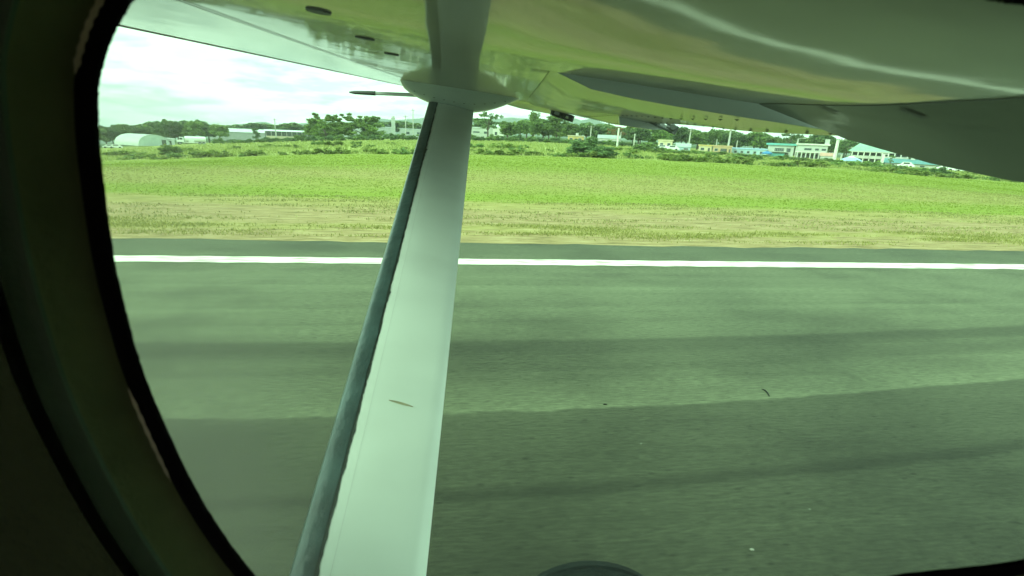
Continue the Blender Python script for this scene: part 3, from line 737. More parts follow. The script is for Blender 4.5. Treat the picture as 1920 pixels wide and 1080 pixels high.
# long industrial sheds
e, W, H = flat_house(452, 320, 100, 15, 14, 'white_wall', 'metal_roof', 'long pale roofed warehouse right of the trees behind the hangar', wins=[(-.3, .62, .22, .2)], roof_kind='gable', roofh=2.0, over=1.0, name='warehouse', cat='warehouse')
e, W, H = flat_house(548, 300, 92, 13, 12, 'dark_open', 'metal_roof', 'long low open sided shed between the warehouse and the feathery trees', roof_kind='gable', roofh=.9, over=1.2, name='open_shed', cat='shed')  # solid dark wall stands for the shade inside the open side
for k in range(11):
    c_ = MB(); c_.box((-W / 2 + .5 + k * (W - 1) / 10, -.4, H / 2), (.3, .3, H)); part(c_, 'post', 'concrete', e)
c_ = MB(); c_.box((0, -.8, .7), (W * .96, .2, 1.4)); part(c_, 'low_wall', 'cream', e)
e, W, H = flat_house(692, 320, 96, 19, 12, 'white_wall', 'metal_roof', 'long white factory hall seen behind the feathery trees', wins=[(k * .14 - .42, .35, .05, .18) for k in range(7)], roofh=.5, name='factory_hall', cat='building')
# tower
e = empty('white_tower', ground_at(738, 305), face_rz(738)); tag(e, 'slim white tower at the right end of the white factory hall', 'tower')
b = MB(); b.box((0, 0, 5.2), (2.2, 2.2, 10.8)); part(b, 'shaft', 'white_wall', e)
b = MB(); b.box((.15, 0, 11.1), (1.2, 1.4, 1.0)); part(b, 'tank_house', 'concrete', e)
b = MB(); b.box((0, 0, 10.68), (2.5, 2.5, .16)); part(b, 'cap', 'concrete_pale', e)
e, W, H = flat_house(775, 315, 50, 14, 8, 'white_wall', 'metal_roof', 'low white shed between the slim tower and the strut', wins=[(-.2, .5, .12, .3), (.2, .5, .12, .3)], name='shed', cat='shed')
e, W, H = flat_house(903, 235, 40, 20, 8, 'white_wall', 'metal_roof', 'low white shed showing just right of the strut below the ragged tree', wins=[(-.25, .62, .3, .12), (.2, .6, .2, .2)], name='shed', cat='shed')
e, W, H = flat_house(934, 228, 22, 22, 7, 'concrete_pale', 'metal_roof', 'small pale house with grey roof beside the low white shed', wins=[(-.2, .5, .2, .25)], roof_kind='gable', roofh=1.2, name='house')
e, W, H = flat_house(1079, 190, 30, 13, 6, 'yellow', 'cream', 'small yellow shed left of the first slim pole', wins=[(-.3, .6, .18, .3), (.25, .6, .18, .3)], doors=[(0, .12, .7)], name='shed', cat='shed')
b = MB(); b.tube([(.4, 3, H + .35), (.4, 3, H + 1.2)], .5, 12); part(b, 'water_tank', 'white_wall', e)
e, W, H = flat_house(1140, 185, 40, 13, 7, 'concrete', 'grey_roof', 'low grey roofed house behind the white pole', wins=[(-.25, .55, .14, .3), (.1, .55, .14, .3)], roof_kind='gable', roofh=1.2, name='house')
e, W, H = flat_house(1246, 165, 26, 16, 6, 'cream', 'cream', 'small cream house below the dark tree right of the inner flap bracket', wins=[(-.25, .6, .2, .3), (.25, .6, .2, .3)], name='house')
e, W, H = flat_house(1280, 155, 26, 8, 6, 'blue_wall', 'grey_roof', 'low grey blue shed between the cream house and yellow house', wins=[(.2, .55, .3, .35)], name='shed', cat='shed', roof_kind='gable', roofh=1.0)
e, W, H = flat_house(1321, 160, 23, 11, 6, 'cream', 'yellow', 'low pale yellow house left of the orange walled house', wins=[(-.2, .5, .25, .35)], doors=[(.3, .15, .7)], name='house')
e, W, H = flat_house(1353, 156, 33, 12, 6, 'orange', 'orange', 'orange walled house with dark carport behind the tall pole', wins=[(-.32, .5, .16, .35)], doors=[(.08, .34, .72), (.4, .1, .65)], name='house')
e, W, H = flat_house(1402, 160, 62, 11, 6, 'blue_wall', 'sky_canvas', 'long low pale blue shed right of the orange house', wins=[(k * .18 - .36, .5, .07, .35) for k in range(5)], name='shed', cat='shed', roofh=.3)
# turquoise house
e, W, H = flat_house(1461, 162, 44, 22, 8, 'white_wall', 'turq', 'house with turquoise roof and turquoise lower wall', wins=[(-.05, .62, .36, .28), (.3, .62, .16, .3)], doors=[(.25, .12, .4)], name='house', roofh=.55, over=1.2)
b = MB(); b.box((-.1 * W, -.25, H * .18), (W * .55, .4, H * .32)); part(b, 'lower_wall', 'turq', e)
b = MB(); b.box((-.05 * W, -.7, H * .47), (W * .6, 1.3, .18)); part(b, 'balcony', 'white_wall', e)
for k in range(9):
    b = MB(); b.box((-.34 * W + k * .0725 * W, -1.3, H * .47 + .45), (.07, .07, .8)); part(b, 'baluster', 'white_wall', e)
# white two-storey house
e, W, H = flat_house(1519, 158, 50, 26, 9, 'white_wall', 'concrete_pale', 'white two storey house with a row of arcade columns', wins=[(-.14, .70, .24, .16), (.16, .70, .12, .16), (.38, .70, .14, .16)], name='house', roofh=.4, over=1.0)
b = MB(); b.box((-.03 * W, -.75, H * .50), (W * .98, 1.5, .22)); part(b, 'balcony', 'concrete_pale', e)
b = MB(); b.box((-.03 * W, -1.42, H * .56), (W * .98, .1, .6)); part(b, 'parapet', 'white_wall', e)
for k in range(7):
    b = MB(); b.box((-.46 * W + k * .143 * W, -1.3, H * .24), (.34, .34, H * .49)); part(b, 'column', 'white_wall', e)
for k in range(6):
    b = MB(); b.box((-.39 * W + k * .143 * W, -.03, H * .22), (.75, .08, H * .3)); part(b, 'door', 'dark_open', e)
b = MB(); b.box((W * .45, 1.0, H + 1.0), (1.2, 1.6, 1.6)); part(b, 'stair_head', 'white_wall', e)
e, W, H = flat_house(1548, 152, 20, 9, 4, 'white_wall', 'pink', 'low annex with pinkish roof at the right of the white two storey house', wins=[(0, .5, .3, .35)], name='annex', cat='shed', roof_kind='gable', roofh=.9)
# green roofed arcade building
e, W, H = flat_house(1644, 152, 92, 24, 12, 'dark_open', 'green_roof', 'two storey building with pale green hipped roof and open galleries', roof_kind='hip', roofh=3.0, over=1.4, name='gallery_building', cat='building')  # dark wall colour stands for shade inside the galleries
for z in (.02, .5, .97):
    b = MB(); b.box((0, -.6, H * z), (W * .99, 1.6, .28)); part(b, 'floor_slab', 'concrete', e)
for k in range(10):
    b = MB(); b.box((-.47 * W + k * .104 * W, -1.2, H * .48), (.26, .26, H * .96)); part(b, 'column', 'concrete_pale', e)
b = MB(); b.box((0, -1.32, H * .59), (W * .98, .08, .7)); part(b, 'railing', 'concrete', e)
# white pillar with flared foot
e = empty('white_pillar', ground_at(1651, 140), face_rz(1651)); tag(e, 'white pillar with flared foot and thin cap before the green roofed building', 'pillar')
b = MB(); pr = [(-.9, 0), (.45, 0), (.45, 3.0), (-.05, 3.0), (-.15, 1.4), (-.4, .7)]
b.loft([[(x, y, z) for x, z in pr] for y in (-.2, .2)], True, True); part(b, 'shaft', 'concrete_pale', e)
b = MB(); b.box((.35, 0, 3.1), (1.9, .6, .16)); part(b, 'cap', 'concrete_pale', e)
# teal roofed sheds with tanks
e, W, H = flat_house(1728, 140, 118, 8, 7, 'concrete', 'teal_roof', 'long row of low sheds with teal roofs under the wing flap', wins=[(k * .2 - .4, .5, .06, .4) for k in range(5)], roof_kind='gable', roofh=1.1, over=1.0, name='shed_row', cat='shed')
for x in (-.14, .18, .3):
    b = MB(); b.box((x * W, 3.4, H + 1.3), (1.0, 1.0, .9)); part(b, 'roof_tank', 'white_wall', e)
car(1697, 137, 'small white van parked before the teal roofed sheds, nearer the green building', H=1.5, L=3.6, name='parked_van')
car(1771, 134, 'small white van parked at the right end of the teal roofed sheds', H=1.5, L=3.6, name='parked_van')
car(1808, 135, 'pale car at the far right near the edge of the flap')
car(1240, 150, 'small white car in front of the cream house')
car(1259, 152, 'little white car right of the cream house')

def canopy(px, Y, w, h, top, label, valance='blue', rise=1.0, vent=None):
    e = empty('canopy_tent', ground_at(px, Y), face_rz(px)); tag(e, label, 'tent')
    a = w / 2; c = MB(); n = 8
    ring = lambda rr, z: [(math.cos(2 * math.pi * (k + .5) / n) * rr, math.sin(2 * math.pi * (k + .5) / n) * rr, z) for k in range(n)]
    c.loft([ring(a * 1.05, h), ring(a * .62, h + rise * .62), ring(a * .2, h + rise)], True, True); part(c, 'canopy', top, e)
    v = MB(); v.loft([ring(a * 1.055, h - .3), ring(a * 1.055, h - .003)], True, False); part(v, 'valance', valance, e)
    if vent:
        v = MB(); v.loft([ring(a * .42, h + rise * .84), ring(a * .15, h + rise * 1.25)], True, True); part(v, 'vent_cap', vent, e)
    for k in range(4):
        x, y = ((-1, -1), (1, -1), (1, 1), (-1, 1))[k]
        l = MB(); l.tube([(x * a * .7, y * a * .7, -.1), (x * a * .7, y * a * .7, h)], .05, 6); part(l, 'leg', 'dark_metal', e)
canopy(1594, 136, 4.9, .95, 'sky_canvas', 'pale blue canopy tent with white top before the green roofed building', 'sky_canvas', .75, 'white_canvas')
canopy(1437, 150, 2.8, 1.1, 'blue', 'small deep blue tent left of the turquoise roofed house', rise=.5)
canopy(1783, 128, 2.4, 1.6, 'turq', 'small turquoise tent at the right end of the teal roofed sheds', 'turq', .6)

def pole(px, Y, toppy, basepy, rad, label, m='concrete', arms=True, lamp=False, cat='utility pole', name='utility_pole', lean=0.0):
    s = mpp(Y); H = (basepy - toppy) * s
    e = empty(name, ground_at(px, Y), face_rz(px)); tag(e, label, cat)
    b = MB(); b.tube([(0, 0, -.3), (lean * H * .5, 0, H * .5), (lean * H, 0, H)], [rad * 1.25, rad * 1.1, rad], 8); part(b, 'pole', m, e)
    if arms:
        b = MB(); b.box((lean * H, -.05 - rad, H * .94), (2.0, .1, .12)); a = part(b, 'crossarm', 'wood', e)
        for x in (-.9, -.3, .9):
            i_ = MB(); i_.tube([(x + lean * H, -.05 - rad, H * .94 + .06), (x + lean * H, -.05 - rad, H * .94 + .3)], .06, 6); part(i_, 'insulator', 'concrete', a)
    if lamp:
        b = MB(); b.tube([(0, 0, H * .97), (.6, -.3, H + .1), (1.3, -.6, H + .1)], .07, 6); part(b, 'arm', m, e)
        b = MB(); b.box((1.6, -.72, H + .08), (.7, .3, .14), -.45); part(b, 'lamp_head', 'concrete', e)
pole(413, 300, 228, 262, .16, 'thin distant mast above the trees right of the hangar', arms=False, name='mast', cat='mast')
pole(518, 290, 224, 262, .22, 'slim pole standing at the junction of the two long sheds')
pole(761, 255, 223, 264, .20, 'shorter pole between white tower and strut')
pole(775, 250, 211, 264, .18, 'taller thin pole nearest the left edge of the strut')
pole(1002, 240, 211, 264, .16, 'thin pole rising out of the slim tall tree', arms=False)
pole(1106, 175, 231, 266, .16, 'slim pole right of the yellow shed')
pole(1157, 165, 234, 268, .24, 'bright white pole in front of the brown dry tree', 'concrete_pale', arms=False)
pole(1162, 185, 240, 266, .14, 'thin pale pole close behind the bright white pole', arms=False)
pole(1188, 170, 243, 268, .18, 'short pole under the inner flap bracket', arms=False)
pole(1290, 185, 237, 275, .20, 'pole left of the pale yellow house', lean=.01)
pole(1341, 190, 258, 282, .12, 'short pole behind the orange walled house', arms=False)
pole(1363, 165, 241, 285, .25, 'tall grey pole right in front of the orange walled house', lean=.02)
pole(1379, 185, 259, 283, .14, 'short thin pole above the long pale blue shed', arms=False)
pole(1490, 160, 259, 295, .20, 'street lamp between turquoise roofed house and white house', lamp=True, arms=False, name='street_lamp', cat='street lamp')
pole(1563, 147, 262, 302, .38, 'thick pale concrete pole right of the white two storey house', 'concrete_pale', arms=False, lamp=True)
pole(1575, 142, 285, 300, .16, 'short post between the thick concrete pole and canopy tent', 'concrete', arms=False, name='post', cat='post')
pole(1592, 165, 272, 300, .18, 'slim grey pole behind the pale blue canopy tent')
pole(1704, 150, 281, 308, .16, 'pole behind the teal roofed sheds', arms=False)

# small stones and twigs lying on the runway
def on_runway(px, py):
    v = view_dir(px, py); k = (0.012 - CAM_H) / v[2]; return Vector((v[0] * k, k, 0.012))
def stone(px, py, s, label):
    b = MB(); n = 8; rg = np.random.default_rng(int(px))
    rings = []
    for z, rr in ((0, .8), (.35, 1.0), (.7, .8), (.9, .3)):
        rings.append([(math.cos(6.283 * k / n) * rr * s * rg.uniform(.8, 1.2), math.sin(6.283 * k / n) * rr * s * .7 * rg.uniform(.8, 1.2), z * s * .6) for k in range(n)])
    b.loft(rings, True, True); o = b.build('stone', M['concrete_pale'], None, loc=on_runway(px, py)); o.data.materials[0] = M['stone']; tag(o, label, 'stone'); smooth_by_angle(o, 60)
stone(1410, 1031, .014, 'pale flat stone on the dark asphalt near the bottom right')
stone(1202, 832, .007, 'tiny white stone on the asphalt right of the strut')
stone(1518, 955, .007, 'small pale pebble on the asphalt, higher right of the flat stone')
b = MB(); p0 = on_runway(1429, 734)
pts = [on_runway(1428, 731), on_runway(1434, 733), on_runway(1439, 738), on_runway(1442, 744)]
b.tube([q - p0 + Vector((0, 0, .008)) for q in pts], [.003, .006, .006, .004], 6); o = b.build('twig', M['tyre'], None, loc=p0); tag(o, 'short curved dark twig lying on the pale streak of asphalt', 'twig')
b = MB(); p0 = on_runway(1134, 759)
b.tube([(-.015, 0, .004), (0, .003, .006), (.02, 0, .004)], [.003, .006, .003], 6); o = b.build('twig', M['tyre'], None, loc=p0); tag(o, 'small dark scrap on the pale streak right of the strut', 'debris')

# ------------------------------------------------------------------ the airplane
plane = empty('airplane', (0, -0.7, 0))
tag(plane, 'white high wing airplane seen from its cabin, strut and wing outside the window', 'airplane')
POFF = Vector((0, 0.7, 0))
def pbuild(mb, name, m, parent=None, smooth=False, z0=CAM_H):
    """vertices are given from the eye; shift into the airplane's own frame"""
    off = Vector((0, 0, z0)) + POFF
    mb.v = [(a + off.x, b_ + off.y, c_ + off.z) for a, b_, c_ in mb.v]
    o = mb.build(name, M[m] if isinstance(m, str) else m, parent or plane)
    if smooth: smooth_by_angle(o, 40)
    return o

LEX = -1.5; HX = 0.05; SL_MAIN = -0.105
def zle(Y): return 0.253 + 0.047 * Y
def zlow(X, Y):
    k = min(1.0, max(0.0, (X + .20) / .62)); g = 1 - float(smst(.60, .96, Y)); dY = max(0.0, .80 - Y)
    return zle(Y) - 0.022 + SL_MAIN * (X - LEX) - g * .010 * (k - math.sin(2 * math.pi * k) / (2 * math.pi)) + .027 * (dY - .08 if dY > .16 else dY * dY / .32) + .036 * g * max(0.0, X - .15) ** 2
NOSE = [(0.0, .066), (.003, .046), (.010, .032), (.025, .020), (.05, .011), (.09, .005), (.15, .0015), (.24, 0)]
def hinge_x(Y): return HX if Y < 4.45 else HX - (Y - 4.45) * 0.17
TE = [(.17, .66, 0), (.98, .66, .025), (1.41, .60, .037), (1.67, .585, .054), (2.07, .57, .072), (2.95, .54, .083), (4.40, .474, .185), (4.5, .385, .175), (7.0, .0, .352)]
TEY = np.array([t[0] for t in TE]); TEX = np.array([t[1] for t in TE]); TEZ = np.array([t[2] for t in TE])
def te(Y): return float(np.interp(Y, TEY, TEX)), float(np.interp(Y, TEY, TEZ))
def section(Y, x1, tip=1.0):
    pts = []
    for dxn, dz in NOSE: pts.append((LEX + dxn, Y, zlow(LEX + dxn, Y) + dz))
    for t in np.linspace(.04, 1, 30):
        x = LEX + .24 + (x1 - LEX - .24) * t; pts.append((x, Y, zlow(x, Y)))
    for t in np.linspace(1, 0, 12):
        x = LEX + (x1 - LEX) * t; up = .06 + .22 * math.sqrt(max(t, 0)) * (1 - .55 * t); pts.append((x, Y, zlow(x, Y) + (up if t > 0 else .10)))
    if tip < 1:
        zm = zle(Y) + .04 - .1 * (x1 - LEX) * .5
        pts = [(x, y, zm + (z - zm) * tip + (LEX * -.0) ) for x, y, z in pts]
    return pts
Ys = [.175, .3, .4, .5, .6, .65, .7, .75, .8, .85, .9, .95, .985, 1.5, 2.2, 3.0, 3.8, 4.4, 4.45, 5.0, 5.7, 6.4, 6.85]
w = MB(); w.loft([section(Y, hinge_x(Y)) for Y in Ys] + [section(6.97, hinge_x(6.97), .7), section(7.03, hinge_x(7.03), .2)], True, True)
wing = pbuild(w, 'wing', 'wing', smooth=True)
# skin joint behind the leading edge and chordwise laps: thin recessed-looking sealant strips, 1 mm proud
def strip_on_wing(pts, wd, name='skin_joint', m='line_dark'):
    b = MB(); V = []; F = []
    for i, (x, y) in enumerate(pts):
        a = pts[max(i - 1, 0)]; c = pts[min(i + 1, len(pts) - 1)]; t = np.array([c[0] - a[0], c[1] - a[1]]); t /= np.linalg.norm(t); nx, ny = -t[1] * wd / 2, t[0] * wd / 2
        for sgn in (-1, 1):
            X, Y = x + sgn * nx, y + sgn * ny; dz = np.interp(X - LEX, [q[0] for q in NOSE], [q[1] for q in NOSE]); 
            tt = max(0, min(1, ((X - LEX - .24) / (hinge_x(Y) - LEX - .24) - .0)));  V.append((X, Y, zlow(X, Y) + dz - .0015))
        if i: F.append((2 * i - 2, 2 * i - 1, 2 * i + 1, 2 * i))
    b.add(V, F); return pbuild(b, name, m, wing)
strip_on_wing([(float(np.interp(y, [.3, 1.4, 5.6, 6.8], [-.42, -.52, -.84, -.92])), y) for y in np.linspace(.3, 6.8, 60)], .007)
strip_on_wing([(LEX + .6, y) for y in np.linspace(3.95, 6.8, 30)], .005)
for yy in (5.2, 6.1): strip_on_wing([(x, yy) for x in np.linspace(LEX + .05, hinge_x(yy) - .02, 16)], .004)
le = MB(); rings = []
for Y in np.linspace(.2, 6.8, 30):
    xs_l = [.0, .003, .010, .025, .05, .09, .102]
    rings.append([(LEX + q - .0012, Y, zlow(LEX + q, Y) + float(np.interp(q, [w_[0] for w_ in NOSE], [w_[1] for w_ in NOSE])) - .0012) for q in xs_l])
le.loft(rings, False); pbuild(le, 'leading_edge_skin', 'le_skin', wing, smooth=True)
le = MB(); le.tube([(LEX + .098, Y, zlow(LEX + .098, Y) + .0035) for Y in np.linspace(.2, 6.8, 40)], .0042, 8); pbuild(le, 'leading_edge_bead', 'bead', wing, smooth=True)
# round inspection covers
for (px, py, rad) in ((597, 20, .0145), (684, 71, .0155), (734, 101, .016)):
    v = view_dir(px, py); k = 2.0
    for _ in range(40): k = zlow(v[0] * k, k) / v[2]
    X, Y = v[0] * k, k; b = MB()
    b.add([(X + math.cos(a) * rad * q, Y + math.sin(a) * rad * q, zlow(X + math.cos(a) * rad * q, Y + math.sin(a) * rad * q) - o_) for q, o_ in ((1, .0004), (.94, .0022)) for a in np.linspace(0, 2 * math.pi, 24, endpoint=False)],
          [(i, (i + 1) % 24, 24 + (i + 1) % 24, 24 + i) for i in range(24)] + [tuple(range(24, 48))])
    pbuild(b, 'inspection_cover', 'cover', wing)
# rivets along the spar, one mass
def rivets(points, rad, parent, name='rivets', m='dark_metal'):
    b = MB()
    for (x, y, z) in points:
        P = [(x + math.cos(a) * rad, y + math.sin(a) * rad, z) for a in np.linspace(0, 2 * math.pi, 6, endpoint=False)]
        b.add(P + [(x, y, z - rad * .6)], [(i, (i + 1) % 6, 6) for i in range(6)])
    o = pbuild(b, name, m, parent); tag(o, kind='stuff'); return o
# flap and aileron: wedges hanging from the hinge line
def surface(name, y0, y1, m, gap=0.004, nseg=14, bulge=.006):
    b = MB(); rings = []
    for Y in np.linspace(y0, y1, nseg):
        hx = hinge_x(Y) + gap; tx, tz = te(Y); zh = zlow(hx, Y) + .004; P = []
        for t in np.linspace(0, 1, 9):
            P.append((hx + (tx - hx) * t, Y, zh + (tz - zh) * t - bulge * math.sin(math.pi * t ** .45)))
        P.append((tx, Y, tz + .006))
        for t in np.linspace(.85, 0, 6):
            P.append((hx + (tx - hx) * t, Y, zh + (tz - zh) * t + .13 * (1 - t) ** .7 + .008))
        rings.append(P)
    b.loft(rings, True, True); o = pbuild(b, name, m, smooth=True)
    e = MB(); e.add([(x, y - .0012, z) for x, y, z in rings[0]], [tuple(range(len(rings[0])))]); pbuild(e, 'end_rib', 'fairing', o); return o  # end face given a paler colour to stand for reflected sky
flap = surface('flap', 1.0, 4.38, 'flap', nseg=28, bulge=.020)
# fixed wing root behind the spar, then a panel folded down towards its trailing edge
FOLD = .43
def root_z(X, Y): return zlow(X, Y) - .21 * max(0.0, X - FOLD)
YR = (.185, .3, .4, .5, .6, .65, .7, .75, .8, .85, .9, .95, .985)
def xend(Y): return float(np.interp(Y, [.18, .6, .8, .9, .985], [.76, .76, .745, .70, .60]))
rb = MB(); rings = []
for Y in YR:
    xx = np.linspace(HX, FOLD, 26); rings.append([(x, Y, zlow(x, Y)) for x in xx] + [(x, Y, zlow(x, Y) + .03 + .13 * (.76 - x)) for x in xx[::-1]])
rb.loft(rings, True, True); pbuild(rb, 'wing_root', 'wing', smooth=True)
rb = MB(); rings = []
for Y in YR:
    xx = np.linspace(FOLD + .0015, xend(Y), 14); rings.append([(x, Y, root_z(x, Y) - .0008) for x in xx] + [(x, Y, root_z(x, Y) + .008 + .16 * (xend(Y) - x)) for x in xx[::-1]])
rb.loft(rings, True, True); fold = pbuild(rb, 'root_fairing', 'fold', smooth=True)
def hit(px, py, zf):
    v = view_dir(px, py); lo, hi = .2, 6.0
    for _ in range(50):
        k = (lo + hi) / 2
        if zf(v[0] * k, k) > v[2] * k: lo = k
        else: hi = k
    return v[0] * lo, lo
def surf_strip(points, wd, zf, parent, name='skin_joint', m='line_dark', lift=.0022):
    b = MB(); V = []
    for x, y in points:
        for sg in (-1, 1): V.append((x, y + sg * wd / 2, zf(x, y + sg * wd / 2) - lift))
    b.add(V, [(2 * i, 2 * i + 1, 2 * i + 3, 2 * i + 2) for i in range(len(points) - 1)]); return pbuild(b, name, m, parent)
pa, pb = hit(1530, 203, root_z), hit(1915, 248, root_z)
surf_strip([(pa[0] + (pb[0] - pa[0]) * t, pa[1] + (pb[1] - pa[1]) * t) for t in np.linspace(0, 1, 16)], .004, root_z, fold)
for (px, py) in ((1550, 203), (1712, 210)):
    q = hit(px, py, root_z); surf_strip([(q[0] - .016, q[1]), (q[0] + .016, q[1])], .012, root_z, fold, 'drain_slot', 'dark_metal', .0026)
for (px, py) in ((1013, 133), (1284, 168)):
    q = hit(px, py, zlow); surf_strip([(q[0] - .016, q[1]), (q[0] + .016, q[1])], .016, zlow, wing, 'drain_slot', 'dark_metal', .0014)
ail = surface('aileron', 4.47, 6.9, 'flap')
pts = []
for Y in np.arange(1.05, 4.3, .07):
    tx, tz = te(Y); hx = hinge_x(Y); zh = zlow(hx, Y)
    for t in (.62, .93): pts.append((hx + (tx - hx) * t, Y, zh + (tz - zh) * t - .020 * math.sin(math.pi * t ** .45) - .0005))
rivets(pts, .0052, flap)
# flap brackets
def bracket(Y, plate, a0, a1, s=1.0):
    e_ = MB(); e_.loft([[(x, Y + d, z) for x, z in plate] for d in (-.012, .012)], True, True)
    br = pbuild(e_, 'flap_bracket', 'fairing')
    a = MB(); A = Vector((a0[0], Y - .03, a0[1])); B = Vector((a1[0], Y - .03, a1[1]))
    n = (B - A).normalized(); side = Vector((n.z, 0, -n.x)) * .014 * s
    a.tube([A + side, B + side * .8], .006 * s, 8); a.tube([A - side, B - side * .8], .006 * s, 8)
    for t in (0, .42, .60, 1.0): q = A + (B - A) * t; a.tube([q + side * 1.2, q - side * 1.2], .010 * s, 8)
    pbuild(a, 'bracket_arm', 'dark_metal', br)
    c = MB(); c.tube([B + Vector((-.015, -.02, .012)), B + Vector((-.015, .05, .012))], .012 * s, 10); pbuild(c, 'bolt', 'dark_metal', br)
bracket(2.25, [(.40, .150), (.42, .064), (.56, .050), (.615, .055), (.60, .085), (.50, .12)], (.465, .125), (.645, .052))
bracket(4.42, [(.24, .24), (.26, .195), (.36, .170), (.42, .168), (.40, .20)], (.27, .205), (.43, .158), 1.5)
# strut-to-wing fairing
SX0, SX1, SY = -.80, .02, 3.62
fb = MB(); rings = []
for t in np.linspace(0, 1, 26):
    x = SX0 + (SX1 - SX0) * t
    pr = math.sin(math.pi * min(1, t * 1.9) / 2) ** .42 if t < .53 else 1 - ((t - .53) / .47) ** 1.7
    hw = .03 + .20 * pr; dp = .004 + .152 * pr; zt = zlow(x, SY) - .003
    rings.append([(x, SY + hw * math.cos(a) * (1.15 if k in (0, 10) else 1), zt + .02 - dp * math.sin(a) ** 1.45 if 0 < k < 10 else zt + .02) for k, a in enumerate(np.linspace(0, math.pi, 11))])
fb.loft(rings, True, True); fair = pbuild(fb, 'strut_fairing', 'fairing_wing', smooth=True)
pts = []
for x in np.arange(SX0 + .12, SX1 - .1, .065):
    t = (x - SX0) / (SX1 - SX0); pr = math.sin(math.pi * min(1, t * 1.9) / 2) ** .42 if t < .53 else 1 - ((t - .53) / .47) ** 1.7
    for aa in (-1,): pts.append((x, SY + aa * (.03 + .20 * pr) * .66, zlow(x, SY) - .003 + .02 - (.004 + .152 * pr) * .655 - .005))
rivets(pts, .007, fair)
# pitot tube below the leading edge
v = view_dir(655, 173); YP = 5.0
p1 = Vector((v[0] * YP, YP, v[2] * YP)); p2 = p1 + Vector((.62, 0, .0))
b = MB(); b.tube([p1 + Vector((.24, 0, 0)), p2], [.016, .018], 10); b.tube([p2 + Vector((-.02, 0, 0)), p2 + Vector((.16, 0, .17))], .014, 8); pit = pbuild(b, 'pitot_tube', 'strut', smooth=True)
b = MB(); b.tube([p1, p1 + Vector((.05, 0, 0)), p1 + Vector((.24, 0, 0))], [.007, .016, .020], 10); pbuild(b, 'pitot_head', 'dark_metal', pit, smooth=True)

# wing strut: aerofoil section, leading-edge boot as its own part
A = Vector((-.455, 3.62, .185)); B = Vector((-.318, .92, -.965)); Cc = B + (B - A) * .23
CH = .300
def strut_ring(P, t, lo, hi, grow=0.0):
    ax = (A - B).normalized(); ch = Vector((1, 0, 0)) - ax * ax.x; ch.normalize(); up = ch.cross(ax); up = up if up.z > 0 else -up
    tilt = math.radians(-6); c2 = ch * math.cos(tilt) + up * math.sin(tilt); u2 = up * math.cos(tilt) - ch * math.sin(tilt)
    pts = []
    def th(s): return .5 * .115 / .2 * (.2969 * math.sqrt(s) - .126 * s - .3516 * s * s + .2843 * s ** 3 - .1015 * s ** 4) * 1.9 * CH + .018 * math.sqrt(max(0.0, 1 - (2 * s - 1) ** 2))
    ss = [lo + (hi - lo) * k / 14 for k in range(15)]
    for s in ss: pts.append(P + c2 * (s - .5) * CH + u2 * (th(s) + grow))
    for s in reversed(ss): pts.append(P + c2 * (s - .5) * CH - u2 * (th(s) + grow))
    return pts
st = MB(); rs_ = [A + (Cc - A) * t for t in np.linspace(0, 1, 16)]
st.loft([strut_ring(p, 0, 0.002, 1) for p in rs_], True, True); strut = pbuild(st, 'wing_strut', 'strut', smooth=True)
def boot_part(name, lo, hi, grow, m, jag, seg=150, seed=3):
    """wraps the nose of the strut; its rear edge is ragged where the paint chipped"""
    rg = np.random.default_rng(seed); b = MB(); rings = []; j = 0
    for t in np.linspace(0.0, 1, seg):
        j = .55 * j + rg.normal() * jag * (4.5 if rg.random() < .05 else 1); P = A + (Cc - A) * t
        rr = strut_ring(P, t, lo, max(lo + .01, hi + j), grow); rings.append(list(reversed(rr[:15])) + list(reversed(rr[15:])))
    rings = [r_[0:15] + r_[15:][::-1][::-1] for r_ in rings]
    b.loft(rings, False); return pbuild(b, name, m, strut, smooth=True)
boot_part('sealant_edge', 0.0005, .218, .0014, 'boot_edge', .0028, seg=420)
boot_part('leading_edge_boot', 0.0005, .195, .0030, 'boot', .0015)
# scuff and pencil-thin lines on the strut
def on_strut(s, t, grow): 
    P = A + (Cc - A) * t; r_ = strut_ring(P, t, s, s + .001, grow); return r_[0]
for s in (.31,):
    b = MB(); V = [];
    for i, t in enumerate(np.linspace(.02, .98, 60)): V += [on_strut(s, t, .0012), on_strut(s + .0016, t, .0012)]
    b.add(V, [(2 * i, 2 * i + 1, 2 * i + 3, 2 * i + 2) for i in range(59)]); pbuild(b, 'paint_seam', 'fairing', strut)
b = MB(); V = []
for i, k in enumerate(np.linspace(0, 1, 9)):
    wv = .0008 * math.sin(math.pi * k) + .0004; t0 = .684 + .0035 * k; V += [on_strut(.47 + .24 * k, t0 - wv, .0012), on_strut(.47 + .24 * k, t0 + wv, .0012)]
b.add(V, [(2 * i, 2 * i + 1, 2 * i + 3, 2 * i + 2) for i in range(8)]); pbuild(b, 'scuff_mark', 'scuff', strut)

